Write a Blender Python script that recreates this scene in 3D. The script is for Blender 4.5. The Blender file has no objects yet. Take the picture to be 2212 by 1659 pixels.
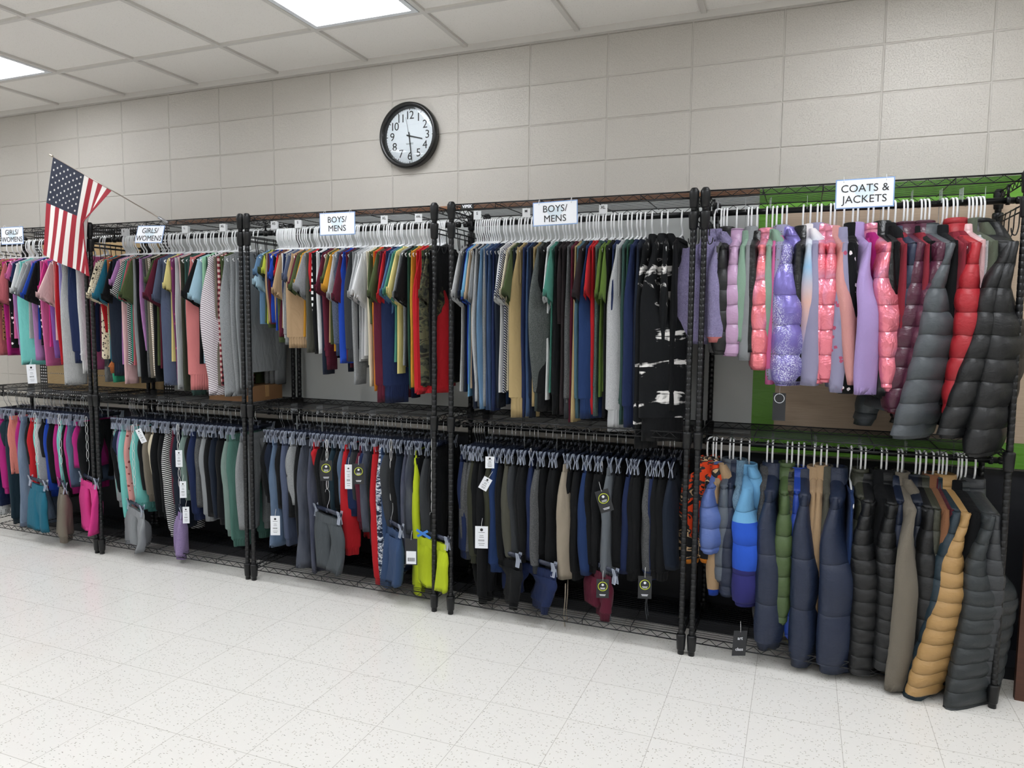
import bpy, bmesh, math, random
from mathutils import Vector, Matrix, noise
random.seed(11)
S = bpy.context.scene
COL = S.collection
PI = math.pi

# ---------------------------------------------------------------- camera
cam_d = bpy.data.cameras.new('camera'); cam = bpy.data.objects.new('camera', cam_d); COL.objects.link(cam)
cam_d.sensor_width = 36.0; cam_d.lens = 1579.87 / 2212 * 36; cam_d.clip_start = .05
yaw, pitch, roll = .3765, -.0855, .0094
fw = Vector((-math.sin(yaw) * math.cos(pitch), math.cos(yaw) * math.cos(pitch), math.sin(pitch)))
rt = Vector((math.cos(yaw), math.sin(yaw), 0)); up = rt.cross(fw)
r2 = rt * math.cos(roll) + up * math.sin(roll); u2 = up * math.cos(roll) - rt * math.sin(roll)
cam.matrix_world = Matrix(((r2.x, u2.x, -fw.x, 1.3476), (r2.y, u2.y, -fw.y, -3.6208), (r2.z, u2.z, -fw.z, 1.4294), (0, 0, 0, 1)))
S.camera = cam

# ---------------------------------------------------------------- light and exposure
w = bpy.data.worlds.new('world'); S.world = w; w.use_nodes = True
w.node_tree.nodes['Background'].inputs[0].default_value = (.8, .85, .9, 1)
w.node_tree.nodes['Background'].inputs[1].default_value = .05
S.view_settings.view_transform = 'Standard'; S.view_settings.look = 'None'
S.view_settings.exposure = 0.0; S.view_settings.gamma = 1.0; S.view_settings.use_curve_mapping = False
LAMP = 11.5       # brightness of the ceiling light panels
S.cycles.max_bounces = 7; S.cycles.diffuse_bounces = 4; S.cycles.transparent_max_bounces = 12
S.cycles.sample_clamp_indirect = 6; S.cycles.use_denoising = True; S.cycles.use_adaptive_sampling = True; S.cycles.adaptive_threshold = .02

# ---------------------------------------------------------------- node helpers
def lin(c):
    if isinstance(c, str):
        c = c.lstrip('#'); c = [int(c[i:i + 2], 16) / 255 for i in (0, 2, 4)]
    return tuple(x / 12.92 if x <= .04045 else ((x + .055) / 1.055) ** 2.4 for x in c) + (1,)

class NT:
    def __init__(s, name):
        s.m = bpy.data.materials.new(name); s.m.use_nodes = True
        s.t = s.m.node_tree; s.b = s.t.nodes['Principled BSDF']; s.out = s.t.nodes['Material Output']
    def n(s, typ, _p=None, **k):
        nd = s.t.nodes.new('ShaderNode' + typ)
        for a, v in (_p or {}).items(): setattr(nd, a, v)
        for a, v in k.items():
            key = int(a[1:]) if a[0] == 'i' and a[1:].isdigit() else a.replace('_', ' ')
            s.put(nd.inputs[key], v)
        return nd
    def put(s, inp, v):
        if hasattr(v, 'links') or isinstance(v, bpy.types.NodeSocket): s.t.links.new(v, inp)
        elif isinstance(v, bpy.types.Node): s.t.links.new(v.outputs[0], inp)
        else: inp.default_value = v
    def coord(s, scale=(1, 1, 1), rot=(0, 0, 0)):
        tc = s.n('TexCoord'); mp = s.n('Mapping', Vector=tc.outputs['Object'])
        mp.inputs['Scale'].default_value = scale; mp.inputs['Rotation'].default_value = rot
        return mp.outputs[0]
    def math(s, op, a, b=0.0, c=0.0):
        nd = s.n('Math', {'operation': op}); s.put(nd.inputs[0], a); s.put(nd.inputs[1], b); s.put(nd.inputs[2], c)
        return nd.outputs[0]
    def noise(s, vec, scale, detail=2, rough=.5, dist=0):
        nd = s.n('TexNoise', Vector=vec, Scale=scale, Detail=detail, Roughness=rough, Distortion=dist); return nd.outputs[0]
    def ramp(s, f, stops, const=False):
        nd = s.n('ValToRGB', Fac=f); cr = nd.color_ramp
        if const: cr.interpolation = 'CONSTANT'
        while len(cr.elements) < len(stops): cr.elements.new(.5)
        for e, (p, c) in zip(cr.elements, stops):
            e.position = p; e.color = lin(c) if isinstance(c, str) else c
        return nd.outputs[0]
    def mix(s, f, a, b):
        nd = s.n('Mix', {'data_type': 'RGBA'}); s.put(nd.inputs[0], f); s.put(nd.inputs[6], a); s.put(nd.inputs[7], b)
        return nd.outputs[2]
    def bump(s, h, strength, dist, base=None):
        nd = s.n('Bump', Height=h, Strength=strength, Distance=dist)
        if base is not None: s.put(nd.inputs['Normal'], base)
        return nd.outputs[0]
    def set(s, **k):
        for a, v in k.items(): s.put(s.b.inputs[a.replace('_', ' ')], v)
        return s.m

def simple(name, col, rough=.5, metal=0, **k):
    t = NT(name); t.set(Base_Color=lin(col), Roughness=rough, Metallic=metal, **k); return t.m

# ---------------------------------------------------------------- fabric colours
HEX = dict(aqua='7fd6cf', beige='c9b49a', black='0f1114', brown='8a5f43', burgundy='55202c', camel='bd965f', charcoal='3c3f43',
 charcoalgreen='3a4442', coral='d98383', coralpink='f0838c', cream='e2d8bf', crimson='b3202c', darkdenim='26344f', darknavy='1b2436',
 darkolive='3b3d31', darksage='5a6152', darkteal='1f3440', denimblue='4f7096', emerald='35a27c', espresso='2c2528', forest='25493a',
 graphgreen='31373a', graphite='50565b', grey='93979b', greylilac='a09dbb', greyolive='54544b', hotpink='e23f92', indigo='233a68',
 ink='1d2635', khaki='b59f72', lavender='a79bd8', lightblue='a5c6d8', lightdenim='6f88a8', lightgrey='c2c4c6', lightyellow='e6d88f',
 lilac='cfa9cf', lilac2='b79fd8', lime='c3cf4a', magenta='bb2a83', maroon='5f1f33', mauve='a798a3', mauve2='9a82b8', midnight='1f2b45',
 mint='a4d8b4', moss='5f7a34', moss2='4d6339', mustard='cf9530', navy='1f2c52', neon='c6d92c', olive='4d5a38', orange='d98324',
 orchid='b884bd', palepink='e8bfc1', peach='e58e82', periwinkle='5a72b4', pine='3c5a55', pink='da6fa6', pinkred='ee8595', plum='7c3c6a',
 plumdark='57293e', purple='8458a5', red='c4232c', rose='c66a72', royal='1f47b0', rust='b5693a', sage='8fae9b', sage2='7d928c',
 salmon='e0a09c', seagreen='4f8f80', seagreen2='51796f', silver='c3c6c9', skyblue='74acd2', slate='566079', slateblue='3a5176',
 slategrey='5b6470', steelblue='6386a8', steelgrey='6d737a', steelnavy='3a4a68', stone='a39888', tan='b79a78', taupe='7e776b',
 teal='3f9a86', tealblue='256f88', tealblue2='4c6d7c', violet='8a7fd0', white='e4e6e8', wine='8a2a38')
WORD = dict(coralpink='coral pink', charcoalgreen='grey-green', darkdenim='dark', darknavy='dark navy', darkolive='dark olive',
 darksage='dark sage', darkteal='dark teal', denimblue='mid blue', graphgreen='dark slate', graphite='grey', greylilac='grey-lilac',
 greyolive='grey-olive', hotpink='hot pink', lightblue='light blue', lightdenim='light blue', lightgrey='light grey',
 lightyellow='light yellow', lilac2='lilac', mauve2='mauve', moss2='moss green', moss='moss green', plumdark='dark plum', pinkred='pink',
 sage2='sage', seagreen='sea green', seagreen2='sea green', silver='pale grey', skyblue='sky blue', slateblue='slate blue',
 slategrey='slate grey', steelblue='steel blue', steelgrey='steel grey', steelnavy='steel navy', tealblue='teal blue',
 tealblue2='grey-teal', rust='rust orange', midnight='midnight blue', palepink='pale pink', neon='neon yellow', royal='royal blue',
 periwinkle='periwinkle blue')
PWORD = dict(heather='heathered', rib='ribbed', stripe='striped', pinstripe='striped', leopard='leopard-print', camo='camouflage',
 camo2='camouflage', camofleece='orange camouflage', floral='floral', plaid='plaid', fur='fuzzy', sherpa='sherpa', metallic='metallic',
 leather='glossy', tiedye='tie-dye', ombre='ombre', eyelet='eyelet', dash='white-dashed', dots='dotted', satin='satin', shiny='shiny',
 shimmer='shimmering', colorblock='two-tone', slim='narrow-quilted', puffer2='wide-quilted')
QUILT = {'puffer': .085, 'metallic': .10, 'shiny': .08, 'shimmer': .12, 'puffer2': .21, 'slim': .056, 'colorblock': .13}
_fab = {}
def fabric(col, pat='plain'):
    key = (col, pat)
    if key in _fab: return _fab[key]
    t = NT('fabric_%s_%s' % key); c = tuple(x * .8 for x in lin(HEX[col])[:3]) + (1,)
    oi = t.n('ObjectInfo')
    tc = t.n('TexCoord'); add = t.n('VectorMath', {'operation': 'ADD'})
    t.put(add.inputs[0], tc.outputs['Object'])
    rv = t.n('CombineXYZ'); t.put(rv.inputs[0], oi.outputs['Random']); t.put(rv.inputs[1], 0.0); t.put(rv.inputs[2], 0.0)
    t.put(add.inputs[1], tc.outputs['Object'] if False else (0, 0, 0))
    P = tc.outputs['Object']
    dk = lambda f: tuple(x * f for x in c[:3]) + (1,)
    lt = lambda f: tuple(x + (1 - x) * f for x in c[:3]) + (1,)
    base = c; rough = .88; fine = t.noise(P, 420, 2, .6); fs, fd = .25, .0015
    wrk = t.noise(t.coord((1, 9, 3)), 2.2, 3, .55, .6)
    metal = 0; sheen = .25; wst, wd = .65, .014
    if pat == 'heather':
        n1 = t.noise(t.coord((260, 260, 700)), 1, 2, .7); base = t.mix(t.ramp(n1, [(.35, (0, 0, 0, 1)), (.65, (1, 1, 1, 1))]), dk(.72), lt(.10))
    elif pat in ('rib', 'pinstripe', 'stripe'):
        fr = {'rib': 700, 'pinstripe': 520, 'stripe': 300}[pat]
        vec = t.n('SeparateXYZ', Vector=P)
        if pat == 'pinstripe': h = t.math('SINE', t.math('MULTIPLY', t.math('ADD', vec.outputs[2], t.math('MULTIPLY', vec.outputs[1], .6)), fr))
        else: h = t.math('SINE', t.math('MULTIPLY', vec.outputs[1], fr))
        if pat == 'rib': fine = h; fs, fd = .35, .002; base = t.mix(t.math('MULTIPLY_ADD', h, .5, .5), dk(.86), c)
        else:
            other = lt(.65) if sum(c[:3]) < 1.2 else lin('6d5a70')
            base = t.mix(t.math('GREATER_THAN', h, .15), c, other)
    elif pat == 'plaid':
        vec = t.n('SeparateXYZ', Vector=P)
        a = t.math('GREATER_THAN', t.math('SINE', t.math('MULTIPLY', vec.outputs[1], 210)), 0); b = t.math('GREATER_THAN', t.math('SINE', t.math('MULTIPLY', vec.outputs[2], 210)), 0)
        base = t.ramp(t.math('MULTIPLY', t.math('ADD', a, b), .5), [(0, 'd9c4bd'), (.4, '8a3640'), (.9, '22151b')], True)
    elif pat == 'leopard':
        v = t.n('TexVoronoi', {'feature': 'F1'}, Vector=t.coord((1, 1, 1)), Scale=70, Randomness=1)
        base = t.ramp(t.math('ADD', v.outputs['Distance'], t.math('MULTIPLY', t.noise(P, 90, 2), .35)), [(0, HEX[col]), (.30, '1a1716'), (.52, HEX[col])], True)
    elif pat in ('camo', 'camo2', 'camofleece'):
        n1 = t.noise(t.coord((1, 1.3, 2.2)), {'camo': 12, 'camo2': 30, 'camofleece': 7}[pat], 3, .5, .6)
        st = {'camo': [(0, '1b1d1c'), (.42, HEX[col]), (.5, '54523c'), (.58, '2a2621')], 'camo2': [(0, '1b2438'), (.45, '7d8798'), (.53, 'd8dbe0'), (.6, '2a3550')],
              'camofleece': [(0, '1a1b1e'), (.42, 'c8a984'), (.46, '2b2d30'), (.515, 'd4441e'), (.60, '1a1b1e')]}[pat]
        base = t.ramp(n1, st, True)
    elif pat == 'floral':
        v = t.n('TexVoronoi', {'feature': 'F1'}, Vector=P, Scale=30, Randomness=1)
        fc = lin('f1e6ea') if col == 'black' else (lin('b4526e') if col != 'salmon' else lin('7d3b3b'))
        base = t.mix(t.math('LESS_THAN', t.math('ADD', v.outputs['Distance'], t.math('MULTIPLY', t.noise(P, 160, 2), .25)), .36), c, fc)
    elif pat in ('eyelet', 'dots'):
        v = t.n('TexVoronoi', {'feature': 'F1'}, Vector=P, Scale=85, Randomness=.35)
        base = t.mix(t.math('LESS_THAN', v.outputs['Distance'], .28), c, lin('6e675c' if col != 'white' else '222222'))
    elif pat == 'dash':
        vec = t.n('SeparateXYZ', Vector=P)
        a = t.math('GREATER_THAN', t.math('SINE', t.math('MULTIPLY', vec.outputs[2], 200)), -.1); b = t.math('GREATER_THAN', t.math('SINE', t.math('MULTIPLY', vec.outputs[1], 130)), .6)
        base = t.mix(t.math('MULTIPLY', a, b), c, lin('e9ebec'))
    elif pat == 'denim':
        base = t.mix(t.noise(t.coord((4, 4, 1)), 6, 3), dk(.6), lt(.12)); fine = t.noise(t.coord((1, 1, 3)), 500, 2)
    elif pat == 'fleece': fine = t.noise(P, 230, 3, .7); fs, fd = .5, .003; sheen = .5
    elif pat in ('sherpa', 'camofleece_'): fine = t.noise(P, 120, 3, .7, 1.0); fs, fd = 1, .012; sheen = .5; base = t.mix(fine, dk(.6), lt(.18))
    elif pat == 'fur': fine = t.noise(t.coord((90, 90, 25)), 2, 3, .7, 1.5); fs, fd = 1, .012; base = t.mix(fine, dk(.75), lt(.3))
    elif pat == 'tiedye':
        n1 = t.noise(t.coord((1.5, 2.2, 6)), 2.6, 3, .55, 1.2)
        n2 = t.noise(t.coord((8, 30, 4)), 3, 3, .6)
        f = t.math('ADD', n1, t.math('MULTIPLY', t.math('SUBTRACT', n2, .5), .12))
        base = t.ramp(f, [(.57, HEX[col]), (.62, 'e6e4e2')])
    elif pat == 'ombre':
        z = t.n('SeparateXYZ', Vector=P)
        base = t.ramp(t.math('MULTIPLY', z.outputs[2], -1.6), [(.15, 'e8e2e4'), (.4, '8fb7d6'), (.62, 'd9b0a4'), (.9, 'a79fbd'), (1, '9fb4cc')])
    elif pat == 'colorblock':
        z = t.n('SeparateXYZ', Vector=P)
        base = t.ramp(t.math('MULTIPLY', z.outputs[2], -1.0), [(0, '6ba3cd'), (.30, '2a55c0'), (.50, '2f2f6d')], True)
    if pat in ('puffer', 'puffer2', 'slim'): rough = .5; wrk = t.noise(t.coord((8, 8, 14)), 3, 3, .6, .8); wst, wd = .5, .006; fs = .05; sheen = 0
    if pat in ('satin', 'shiny', 'leather'): rough = .3; wrk = t.noise(t.coord((6, 6, 10)), 3, 3, .6, 1); wst, wd = .6, .008; fs = 0; sheen = 0
    if pat == 'shimmer':
        br = t.n('TexNoise', Vector=P, Scale=260, Detail=0)
        pt = t.noise(P, 7, 2); f = t.math('MULTIPLY', t.math('GREATER_THAN', br.outputs[0], .56), t.ramp(pt, [(.42, (0, 0, 0, 1)), (.55, (1, 1, 1, 1))]))
        base = t.mix(f, c, lin('d9dcf2')); rough = .32; metal = .35; wrk = t.noise(P, 16, 3, .6, 1); wst, wd = .6, .008; fs = 0; sheen = 0
    if pat == 'metallic':
        n1 = t.noise(P, 5, 2, .5, .8)
        base = t.ramp(n1, [(.25, HEX[col]), (.50, HEX[col]), (.60, 'ea94ae'), (.66, 'c9bfe6'), (.71, 'efc9a4'), (.78, HEX[col])])  # iridescent sheen painted into the colour as pastel patches
        rough = .24; metal = .45; wrk = t.noise(P, 18, 3, .65, 1.2); wst, wd = .7, .010; fs = 0; sheen = 0
    nb = t.bump(wrk, wst, wd)
    if pat in QUILT:
        vec = t.n('SeparateXYZ', Vector=P)
        zz = t.math('ADD', vec.outputs[2], t.math('MULTIPLY', t.math('SUBTRACT', t.noise(P, 9, 1), .5), .02))
        hq = t.math('POWER', t.math('ABSOLUTE', t.math('SINE', t.math('MULTIPLY', zz, PI / QUILT[pat]))), .45)
        nb = t.bump(hq, .9, .016 if pat != 'slim' else .011, nb)
    if fs: nb = t.bump(fine, fs, fd, nb)
    t.set(Base_Color=base, Roughness=rough, Metallic=metal, Normal=nb, Specular_IOR_Level=.22 if rough > .8 else .5)
    if sheen: t.set(Sheen_Weight=sheen * .12, Sheen_Roughness=.5)
    t.m['pat'] = pat
    _fab[key] = t.m
    return t.m

# ---------------------------------------------------------------- mesh helpers
def newmesh(name, V, F, mat, smooth=True):
    me = bpy.data.meshes.new(name); me.from_pydata(V, [], F)
    if mat is not None: me.materials.append(mat)
    if smooth: me.shade_smooth()
    return me
def obj(name, me, parent=None):
    o = bpy.data.objects.new(name, me); COL.objects.link(o)
    if parent is not None: o.parent = parent
    return o
def tag(o, label=None, cat=None, group=None, kind=None):
    if label: o['label'] = label
    if cat: o['category'] = cat
    if group: o['group'] = group
    if kind: o['kind'] = kind
    return o
def thing(name, loc, rz, label, cat, group=None):
    o = bpy.data.objects.new(name, None); COL.objects.link(o); o.empty_display_size = .05
    o.location = loc; o.rotation_euler = (0, 0, rz); return tag(o, label, cat, group)
class MB:
    def __init__(s): s.V = []; s.F = []
    def add(s, V, F):
        n = len(s.V); s.V += [tuple(v) for v in V]; s.F += [tuple(i + n for i in f) for f in F]; return s
    def box(s, a, b):
        (x0, y0, z0), (x1, y1, z1) = a, b
        return s.add([(x0, y0, z0), (x1, y0, z0), (x1, y1, z0), (x0, y1, z0), (x0, y0, z1), (x1, y0, z1), (x1, y1, z1), (x0, y1, z1)],
                     [(0, 3, 2, 1), (4, 5, 6, 7), (0, 1, 5, 4), (1, 2, 6, 5), (2, 3, 7, 6), (3, 0, 4, 7)])
    def loft(s, R, cap0=False, cap1=False, closed=True):
        N = len(R[0]); V = [p for r in R for p in r]; F = []
        for i in range(len(R) - 1):
            for k in range(N if closed else N - 1):
                a, b = i * N + k, i * N + (k + 1) % N; F.append((a, b, b + N, a + N))
        if cap0: F.append(tuple(range(N - 1, -1, -1)))
        if cap1: F.append(tuple((len(R) - 1) * N + k for k in range(N)))
        return s.add(V, F)
    def tube(s, P, r, n=6, closed=False, caps=True):
        P = [Vector(p) for p in P]; R = []; m = len(P); prev = None
        for i, p in enumerate(P):
            if closed: d = P[(i + 1) % m] - P[i - 1]
            else: d = P[min(i + 1, m - 1)] - P[max(i - 1, 0)]
            d.normalize()
            if prev is None: a = d.orthogonal().normalized()
            else: a = (prev - d * prev.dot(d)).normalized()
            prev = a; b = d.cross(a); rr = r[i] if isinstance(r, (list, tuple)) else r
            R.append([p + (a * math.cos(2 * PI * k / n) + b * math.sin(2 * PI * k / n)) * rr for k in range(n)])
        if closed:
            R.append(R[0]); return s.loft(R)
        return s.loft(R, caps, caps)
    def lathe(s, prof, n=16, c=(0, 0, 0), axis='z'):
        R = []
        for r, h in prof:
            ring = []
            for k in range(n):
                a = 2 * PI * k / n; x, y = r * math.cos(a), r * math.sin(a)
                ring.append((c[0] + x, c[1] + y, c[2] + h) if axis == 'z' else ((c[0] + h, c[1] + x, c[2] + y) if axis == 'x' else (c[0] + x, c[1] - h, c[2] + y)))
            R.append(ring)
        return s.loft(R, True, True)
    def build(s, name, mat, parent=None, smooth=True):
        return obj(name, newmesh(name, s.V, s.F, mat, smooth), parent)
def curve_pts(P, n=6):
    """Catmull-Rom through P"""
    P = [Vector(p) for p in P]; Q = [P[0] * 2 - P[1]] + P + [P[-1] * 2 - P[-2]]; out = []
    for i in range(1, len(Q) - 2):
        a, b, c, d = Q[i - 1:i + 3]
        for k in range(n):
            t = k / n
            out.append(.5 * ((2 * b) + (c - a) * t + (2 * a - 5 * b + 4 * c - d) * t * t + (3 * b - a - 3 * c + d) * t ** 3))
    out.append(P[-1]); return out
_txt = {}
def text_obj(name, body, size, mat, parent, loc, rot=(PI / 2, 0, 0), bold=.0, spacing=1.0, sx=1.0, line=1.0, align='CENTER'):
    cu = bpy.data.curves.new(name, 'FONT'); cu.body = body; cu.size = size; cu.align_x = align; cu.align_y = 'CENTER'
    cu.extrude = .0003; cu.offset = bold; cu.space_character = spacing; cu.space_line = line; cu.resolution_u = 3
    tmp = bpy.data.objects.new('tmp', cu); COL.objects.link(tmp)
    me = bpy.data.meshes.new_from_object(tmp); bpy.data.objects.remove(tmp); bpy.data.curves.remove(cu)
    me.name = name; me.materials.clear(); me.materials.append(mat)
    o = obj(name, me, parent); o.location = loc; o.rotation_euler = rot; o.scale = (sx, 1, 1); return o

# ---------------------------------------------------------------- materials of the room
def m_wall():
    t = NT('painted_block'); P = t.n('SeparateXYZ', Vector=t.n('TexCoord').outputs['Object'])
    def joint(o, step, off):
        f = t.math('FRACT', t.math('ADD', t.math('DIVIDE', t.math('SUBTRACT', o, off), step), 100.5))
        return t.math('MULTIPLY', t.math('ABSOLUTE', t.math('SUBTRACT', f, .5)), step)
    j = t.math('MINIMUM', joint(P.outputs[0], .4064, 0.0), joint(P.outputs[2], .2032, 2.6345))
    wob = t.math('MULTIPLY', t.noise(t.coord(), 14, 2), .003)
    sm = t.n('MapRange', {'interpolation_type': 'SMOOTHSTEP'}, Value=t.math('ADD', j, wob)); sm.inputs[1].default_value = .0018; sm.inputs[2].default_value = .0075
    por = t.noise(t.coord(), 190, 4, .7); por2 = t.noise(t.coord(), 60, 3, .6)
    pits = t.ramp(por, [(.30, (0, 0, 0, 1)), (.48, (1, 1, 1, 1))])
    h = t.bump(t.math('ADD', t.math('MULTIPLY', pits, .6), por2), .55, .004)
    h = t.bump(sm.outputs[0], .7, .006, h)
    base = t.mix(t.noise(t.coord(), 1.2, 2), lin('b9b4ac'), lin('c2beb7'))
    base = t.mix(t.math('MULTIPLY', t.math('SUBTRACT', 1, sm.outputs[0]), .28), base, lin('cac6bf'))
    t.set(Base_Color=base, Roughness=.42, Normal=h, Specular_IOR_Level=.4); return t.m
def m_floor():
    t = NT('vinyl_tile'); tc = t.n('TexCoord').outputs['Object']; P = t.n('SeparateXYZ', Vector=tc)
    gx, gy, T = .3097, -1.190, .3048
    ux = t.math('DIVIDE', t.math('SUBTRACT', P.outputs[0], gx), T); uy = t.math('DIVIDE', t.math('SUBTRACT', P.outputs[1], gy), T)
    def jd(u): return t.math('ABSOLUTE', t.math('SUBTRACT', t.math('FRACT', t.math('ADD', u, 100.5)), .5))
    j = t.math('MINIMUM', jd(ux), jd(uy)); seam = t.math('LESS_THAN', j, .0032)
    cell = t.n('CombineXYZ'); t.put(cell.inputs[0], t.math('FLOOR', t.math('ADD', ux, 100))); t.put(cell.inputs[1], t.math('FLOOR', t.math('ADD', uy, 100)))
    wn = t.n('TexWhiteNoise', {'noise_dimensions': '2D'}, Vector=cell.outputs[0])
    base = t.mix(wn.outputs[0], lin('edebe6'), lin('efede8'))
    chips = None
    def layer(sc, rot, scale, th, th2, colr, b):
        v = t.n('TexVoronoi', {'feature': 'F1'}, Vector=t.coord(sc, (0, 0, rot)), Scale=scale, Randomness=1)
        m = t.math('LESS_THAN', v.outputs['Distance'], th); sel = t.math('GREATER_THAN', t.n('SeparateColor', Color=v.outputs['Color']).outputs[0], th2)
        return t.mix(t.math('MULTIPLY', m, sel), b, lin(colr))
    base = layer((1, 3.4, 1), .5, 50, .20, .62, 'aaa59c', base)
    base = layer((3.4, 1, 1), .2, 46, .19, .66, 'bdb7a8', base)
    base = layer((1, 3, 1), -.4, 56, .16, .74, '7b766e', base)
    base = layer((2.4, 1, 1), 1.1, 44, .16, .60, 'f3f1ec', base)
    st = t.ramp(t.noise(t.coord(), 1.6, 3, .6), [(.60, (0, 0, 0, 1)), (.78, (1, 1, 1, 1))])
    base = t.mix(t.math('MULTIPLY', st, .10), base, lin('d8b49a'))
    base = t.mix(t.math('MULTIPLY', seam, .55), base, lin('8f877a'))
    rg = t.math('MULTIPLY_ADD', t.noise(t.coord(), 5, 3), .08, .13)
    h = t.bump(t.noise(t.coord(), 2.5, 2), .06, .01); h = t.bump(t.math('SUBTRACT', 1, seam), .15, .001, h)
    t.set(Base_Color=base, Roughness=rg, Normal=h, Specular_IOR_Level=.45); return t.m
def m_ceiling():
    t = NT('ceiling_tile'); n = t.noise(t.coord(), 150, 3, .7)
    v = t.n('TexVoronoi', {'feature': 'F1'}, Vector=t.coord(), Scale=95, Randomness=1)
    hole = t.math('LESS_THAN', v.outputs['Distance'], .16)
    t.set(Base_Color=t.mix(t.math('MULTIPLY', hole, .35), lin('ebe8e3'), lin('99948c')), Roughness=.95, Normal=t.bump(n, .4, .002)); return t.m
M_WALL, M_FLOOR, M_CEIL = m_wall(), m_floor(), m_ceiling()
M_GRID = simple('grid_white', 'cfccc7', .5)
M_BLACK = simple('black_powder_coat', '17181a', .38, .3)
M_ROD = simple('black_rod', '141516', .28, .4)
M_WHITE = simple('white_plastic', 'eef0f2', .3)
M_CHROME = simple('chrome', 'c8ccd2', .15, 1.0)
M_BAR = simple('smoky_plastic_bar', '2b3246', .25, 0, Alpha=.85)
M_CLIP = simple('clear_plastic_clip', 'cdd6e8', .08, 0, Alpha=.42)
M_BOARD = simple('grey_whiteboard', 'b9bcbb', .3)
M_INK = simple('black_ink', '1c1d20', .7)
M_PAPER = simple('white_card', 'e9ecf2', .35)
M_EDGE = simple('blue_sleeve_edge', '7d9fd0', .3)
M_LOGO = simple('pale_blue_print', 'd2e0ea', .5)
M_TAGBLACK = simple('black_tag_card', '24262a', .6)
M_YEL = simple('yellow_green_print', 'c9d43c', .6)
M_DIV = simple('divider_plastic', 'e3e5e7', .3)
M_CLEAR = simple('clear_divider_plastic', 'd5dade', .12, 0, Alpha=.38)
M_CORD = simple('cord_white', 'dedede', .8)
def m_wood(name, a, b, sc=(1, 1, 14)):
    t = NT(name); n = t.noise(t.coord(sc), 6, 4, .6, .8); t.set(Base_Color=t.mix(n, lin(a), lin(b)), Roughness=.6); return t.m
M_WOODPAPER = m_wood('wood_grain_paper', 'a8927b', 'cdb9a3', (1.2, 1, 26))
M_PLANK = m_wood('pallet_plank_paper', 'bb9a6a', 'd9bf90', (3, 1, 20))
M_OAK = m_wood('cork_rail_oak', '7c5234', '96694a')
M_FRAME = m_wood('dark_wood_frame', '3f2318', '5b3726')
def m_green():
    t = NT('green_paper'); n = t.noise(t.coord((1, 1, 4)), 9, 3, .6, 1)
    t.set(Base_Color=lin('5f9a2b'), Roughness=.38, Normal=t.bump(n, .35, .01)); return t.m
M_GREEN = m_green()
def m_polka():
    t = NT('polka_dot_border'); v = t.n('TexVoronoi', {'feature': 'F1'}, Vector=t.coord((1, 0, 1)), Scale=48, Randomness=0)
    t.set(Base_Color=t.mix(t.math('LESS_THAN', v.outputs['Distance'], .30), lin('151515'), lin('e8e8e8')), Roughness=.6); return t.m
M_POLKA = m_polka()

# ---------------------------------------------------------------- the room
HZ = 2.862
XL, XR, YF = -6.6, 4.6, -7.2
def struct(name, mb, mat, smooth=False): return tag(mb.build(name, mat, None, smooth), kind='structure')
struct('floor', MB().box((XL, YF, -.1), (XR, .2, 0)), M_FLOOR)
struct('wall_back', MB().box((XL, 0, 0), (XR, .2, HZ + .1)), M_WALL)
struct('wall_left', MB().box((XL - .2, YF, 0), (XL, 0.2, HZ + .1)), M_WALL)
struct('wall_right', MB().box((XR, YF, 0), (XR + .2, 0.2, HZ + .1)), M_WALL)
struct('wall_front', MB().box((XL, YF - .2, 0), (XR, YF, HZ + .1)), M_WALL)
LIGHTS = [(-3.12 + 2.44 * i - .04, y) for i in range(-1, 4) for y in (-1.09, -3.53, -5.97)]
LIGHTS = [(x, y) for x, y in LIGHTS if x > XL + .4 and x < XR - .4]
ceil = MB().box((XL, YF, HZ + .01), (XR, 0, HZ + .1)); struct('ceiling', ceil, M_CEIL)
g = MB(); e = .012
xs = [-.355 + .6096 * i for i in range(-11, 9)]; ys = [-.479 - .6096 * j for j in range(12)]
for x in xs:
    if XL < x < XR: g.box((x - e, YF, HZ - .003), (x + e, 0, HZ + .02))
for y in ys:
    if y > YF: g.box((XL, y - e, HZ - .0025), (XR, y + e, HZ + .02))
g.box((XL, -.022, HZ - .022), (XR, 0, HZ + .012)); struct('trim_1', g, M_GRID)
M_DIFF = NT('light_diffuser'); M_DIFF.set(Base_Color=(.9, .93, 1, 1), Emission_Color=(.93, .96, 1, 1), Emission_Strength=LAMP, Roughness=.4); M_DIFF = M_DIFF.m
M_FIX = simple('fixture_white', 'dfe3e8', .4)
seen = {0: 'large ceiling light panel above the clock', 1: 'ceiling light panel at the far left over the wall'}
lx0 = min(abs(x + .66) for x, y in LIGHTS)
for x, y in LIGHTS:
    x = round((x + .355) / .6096 - .5) * .6096 - .355 + .3048
    lab = 'recessed ceiling light panel further back in the room'
    if y > -1.2:
        if abs(x + .66) < .2: lab = 'bright recessed light panel in the ceiling above the clock'
        elif abs(x + 3.1) < .2: lab = 'bright recessed light panel at the left, above the flag'
        else: lab = 'recessed ceiling light panel in the row nearest the racks'
    t = thing('ceiling_light', (x, y, HZ), 0, lab, 'light', 'recessed light panels in the ceiling')
    f = MB(); a, b, c = .288, .593, .026
    for q0, q1 in (((-a, -b), (a, -b + c)), ((-a, b - c), (a, b)), ((-a, -b + c), (-a + c, b - c)), ((a - c, -b + c), (a, b - c))):
        f.box((q0[0], q0[1], -.004), (q1[0], q1[1], .02))
    f.build('frame', M_FIX, t, False)
    MB().box((-a + c, -b + c, -.001), (a - c, b - c, .006)).build('diffuser', M_DIFF, t, False)

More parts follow.
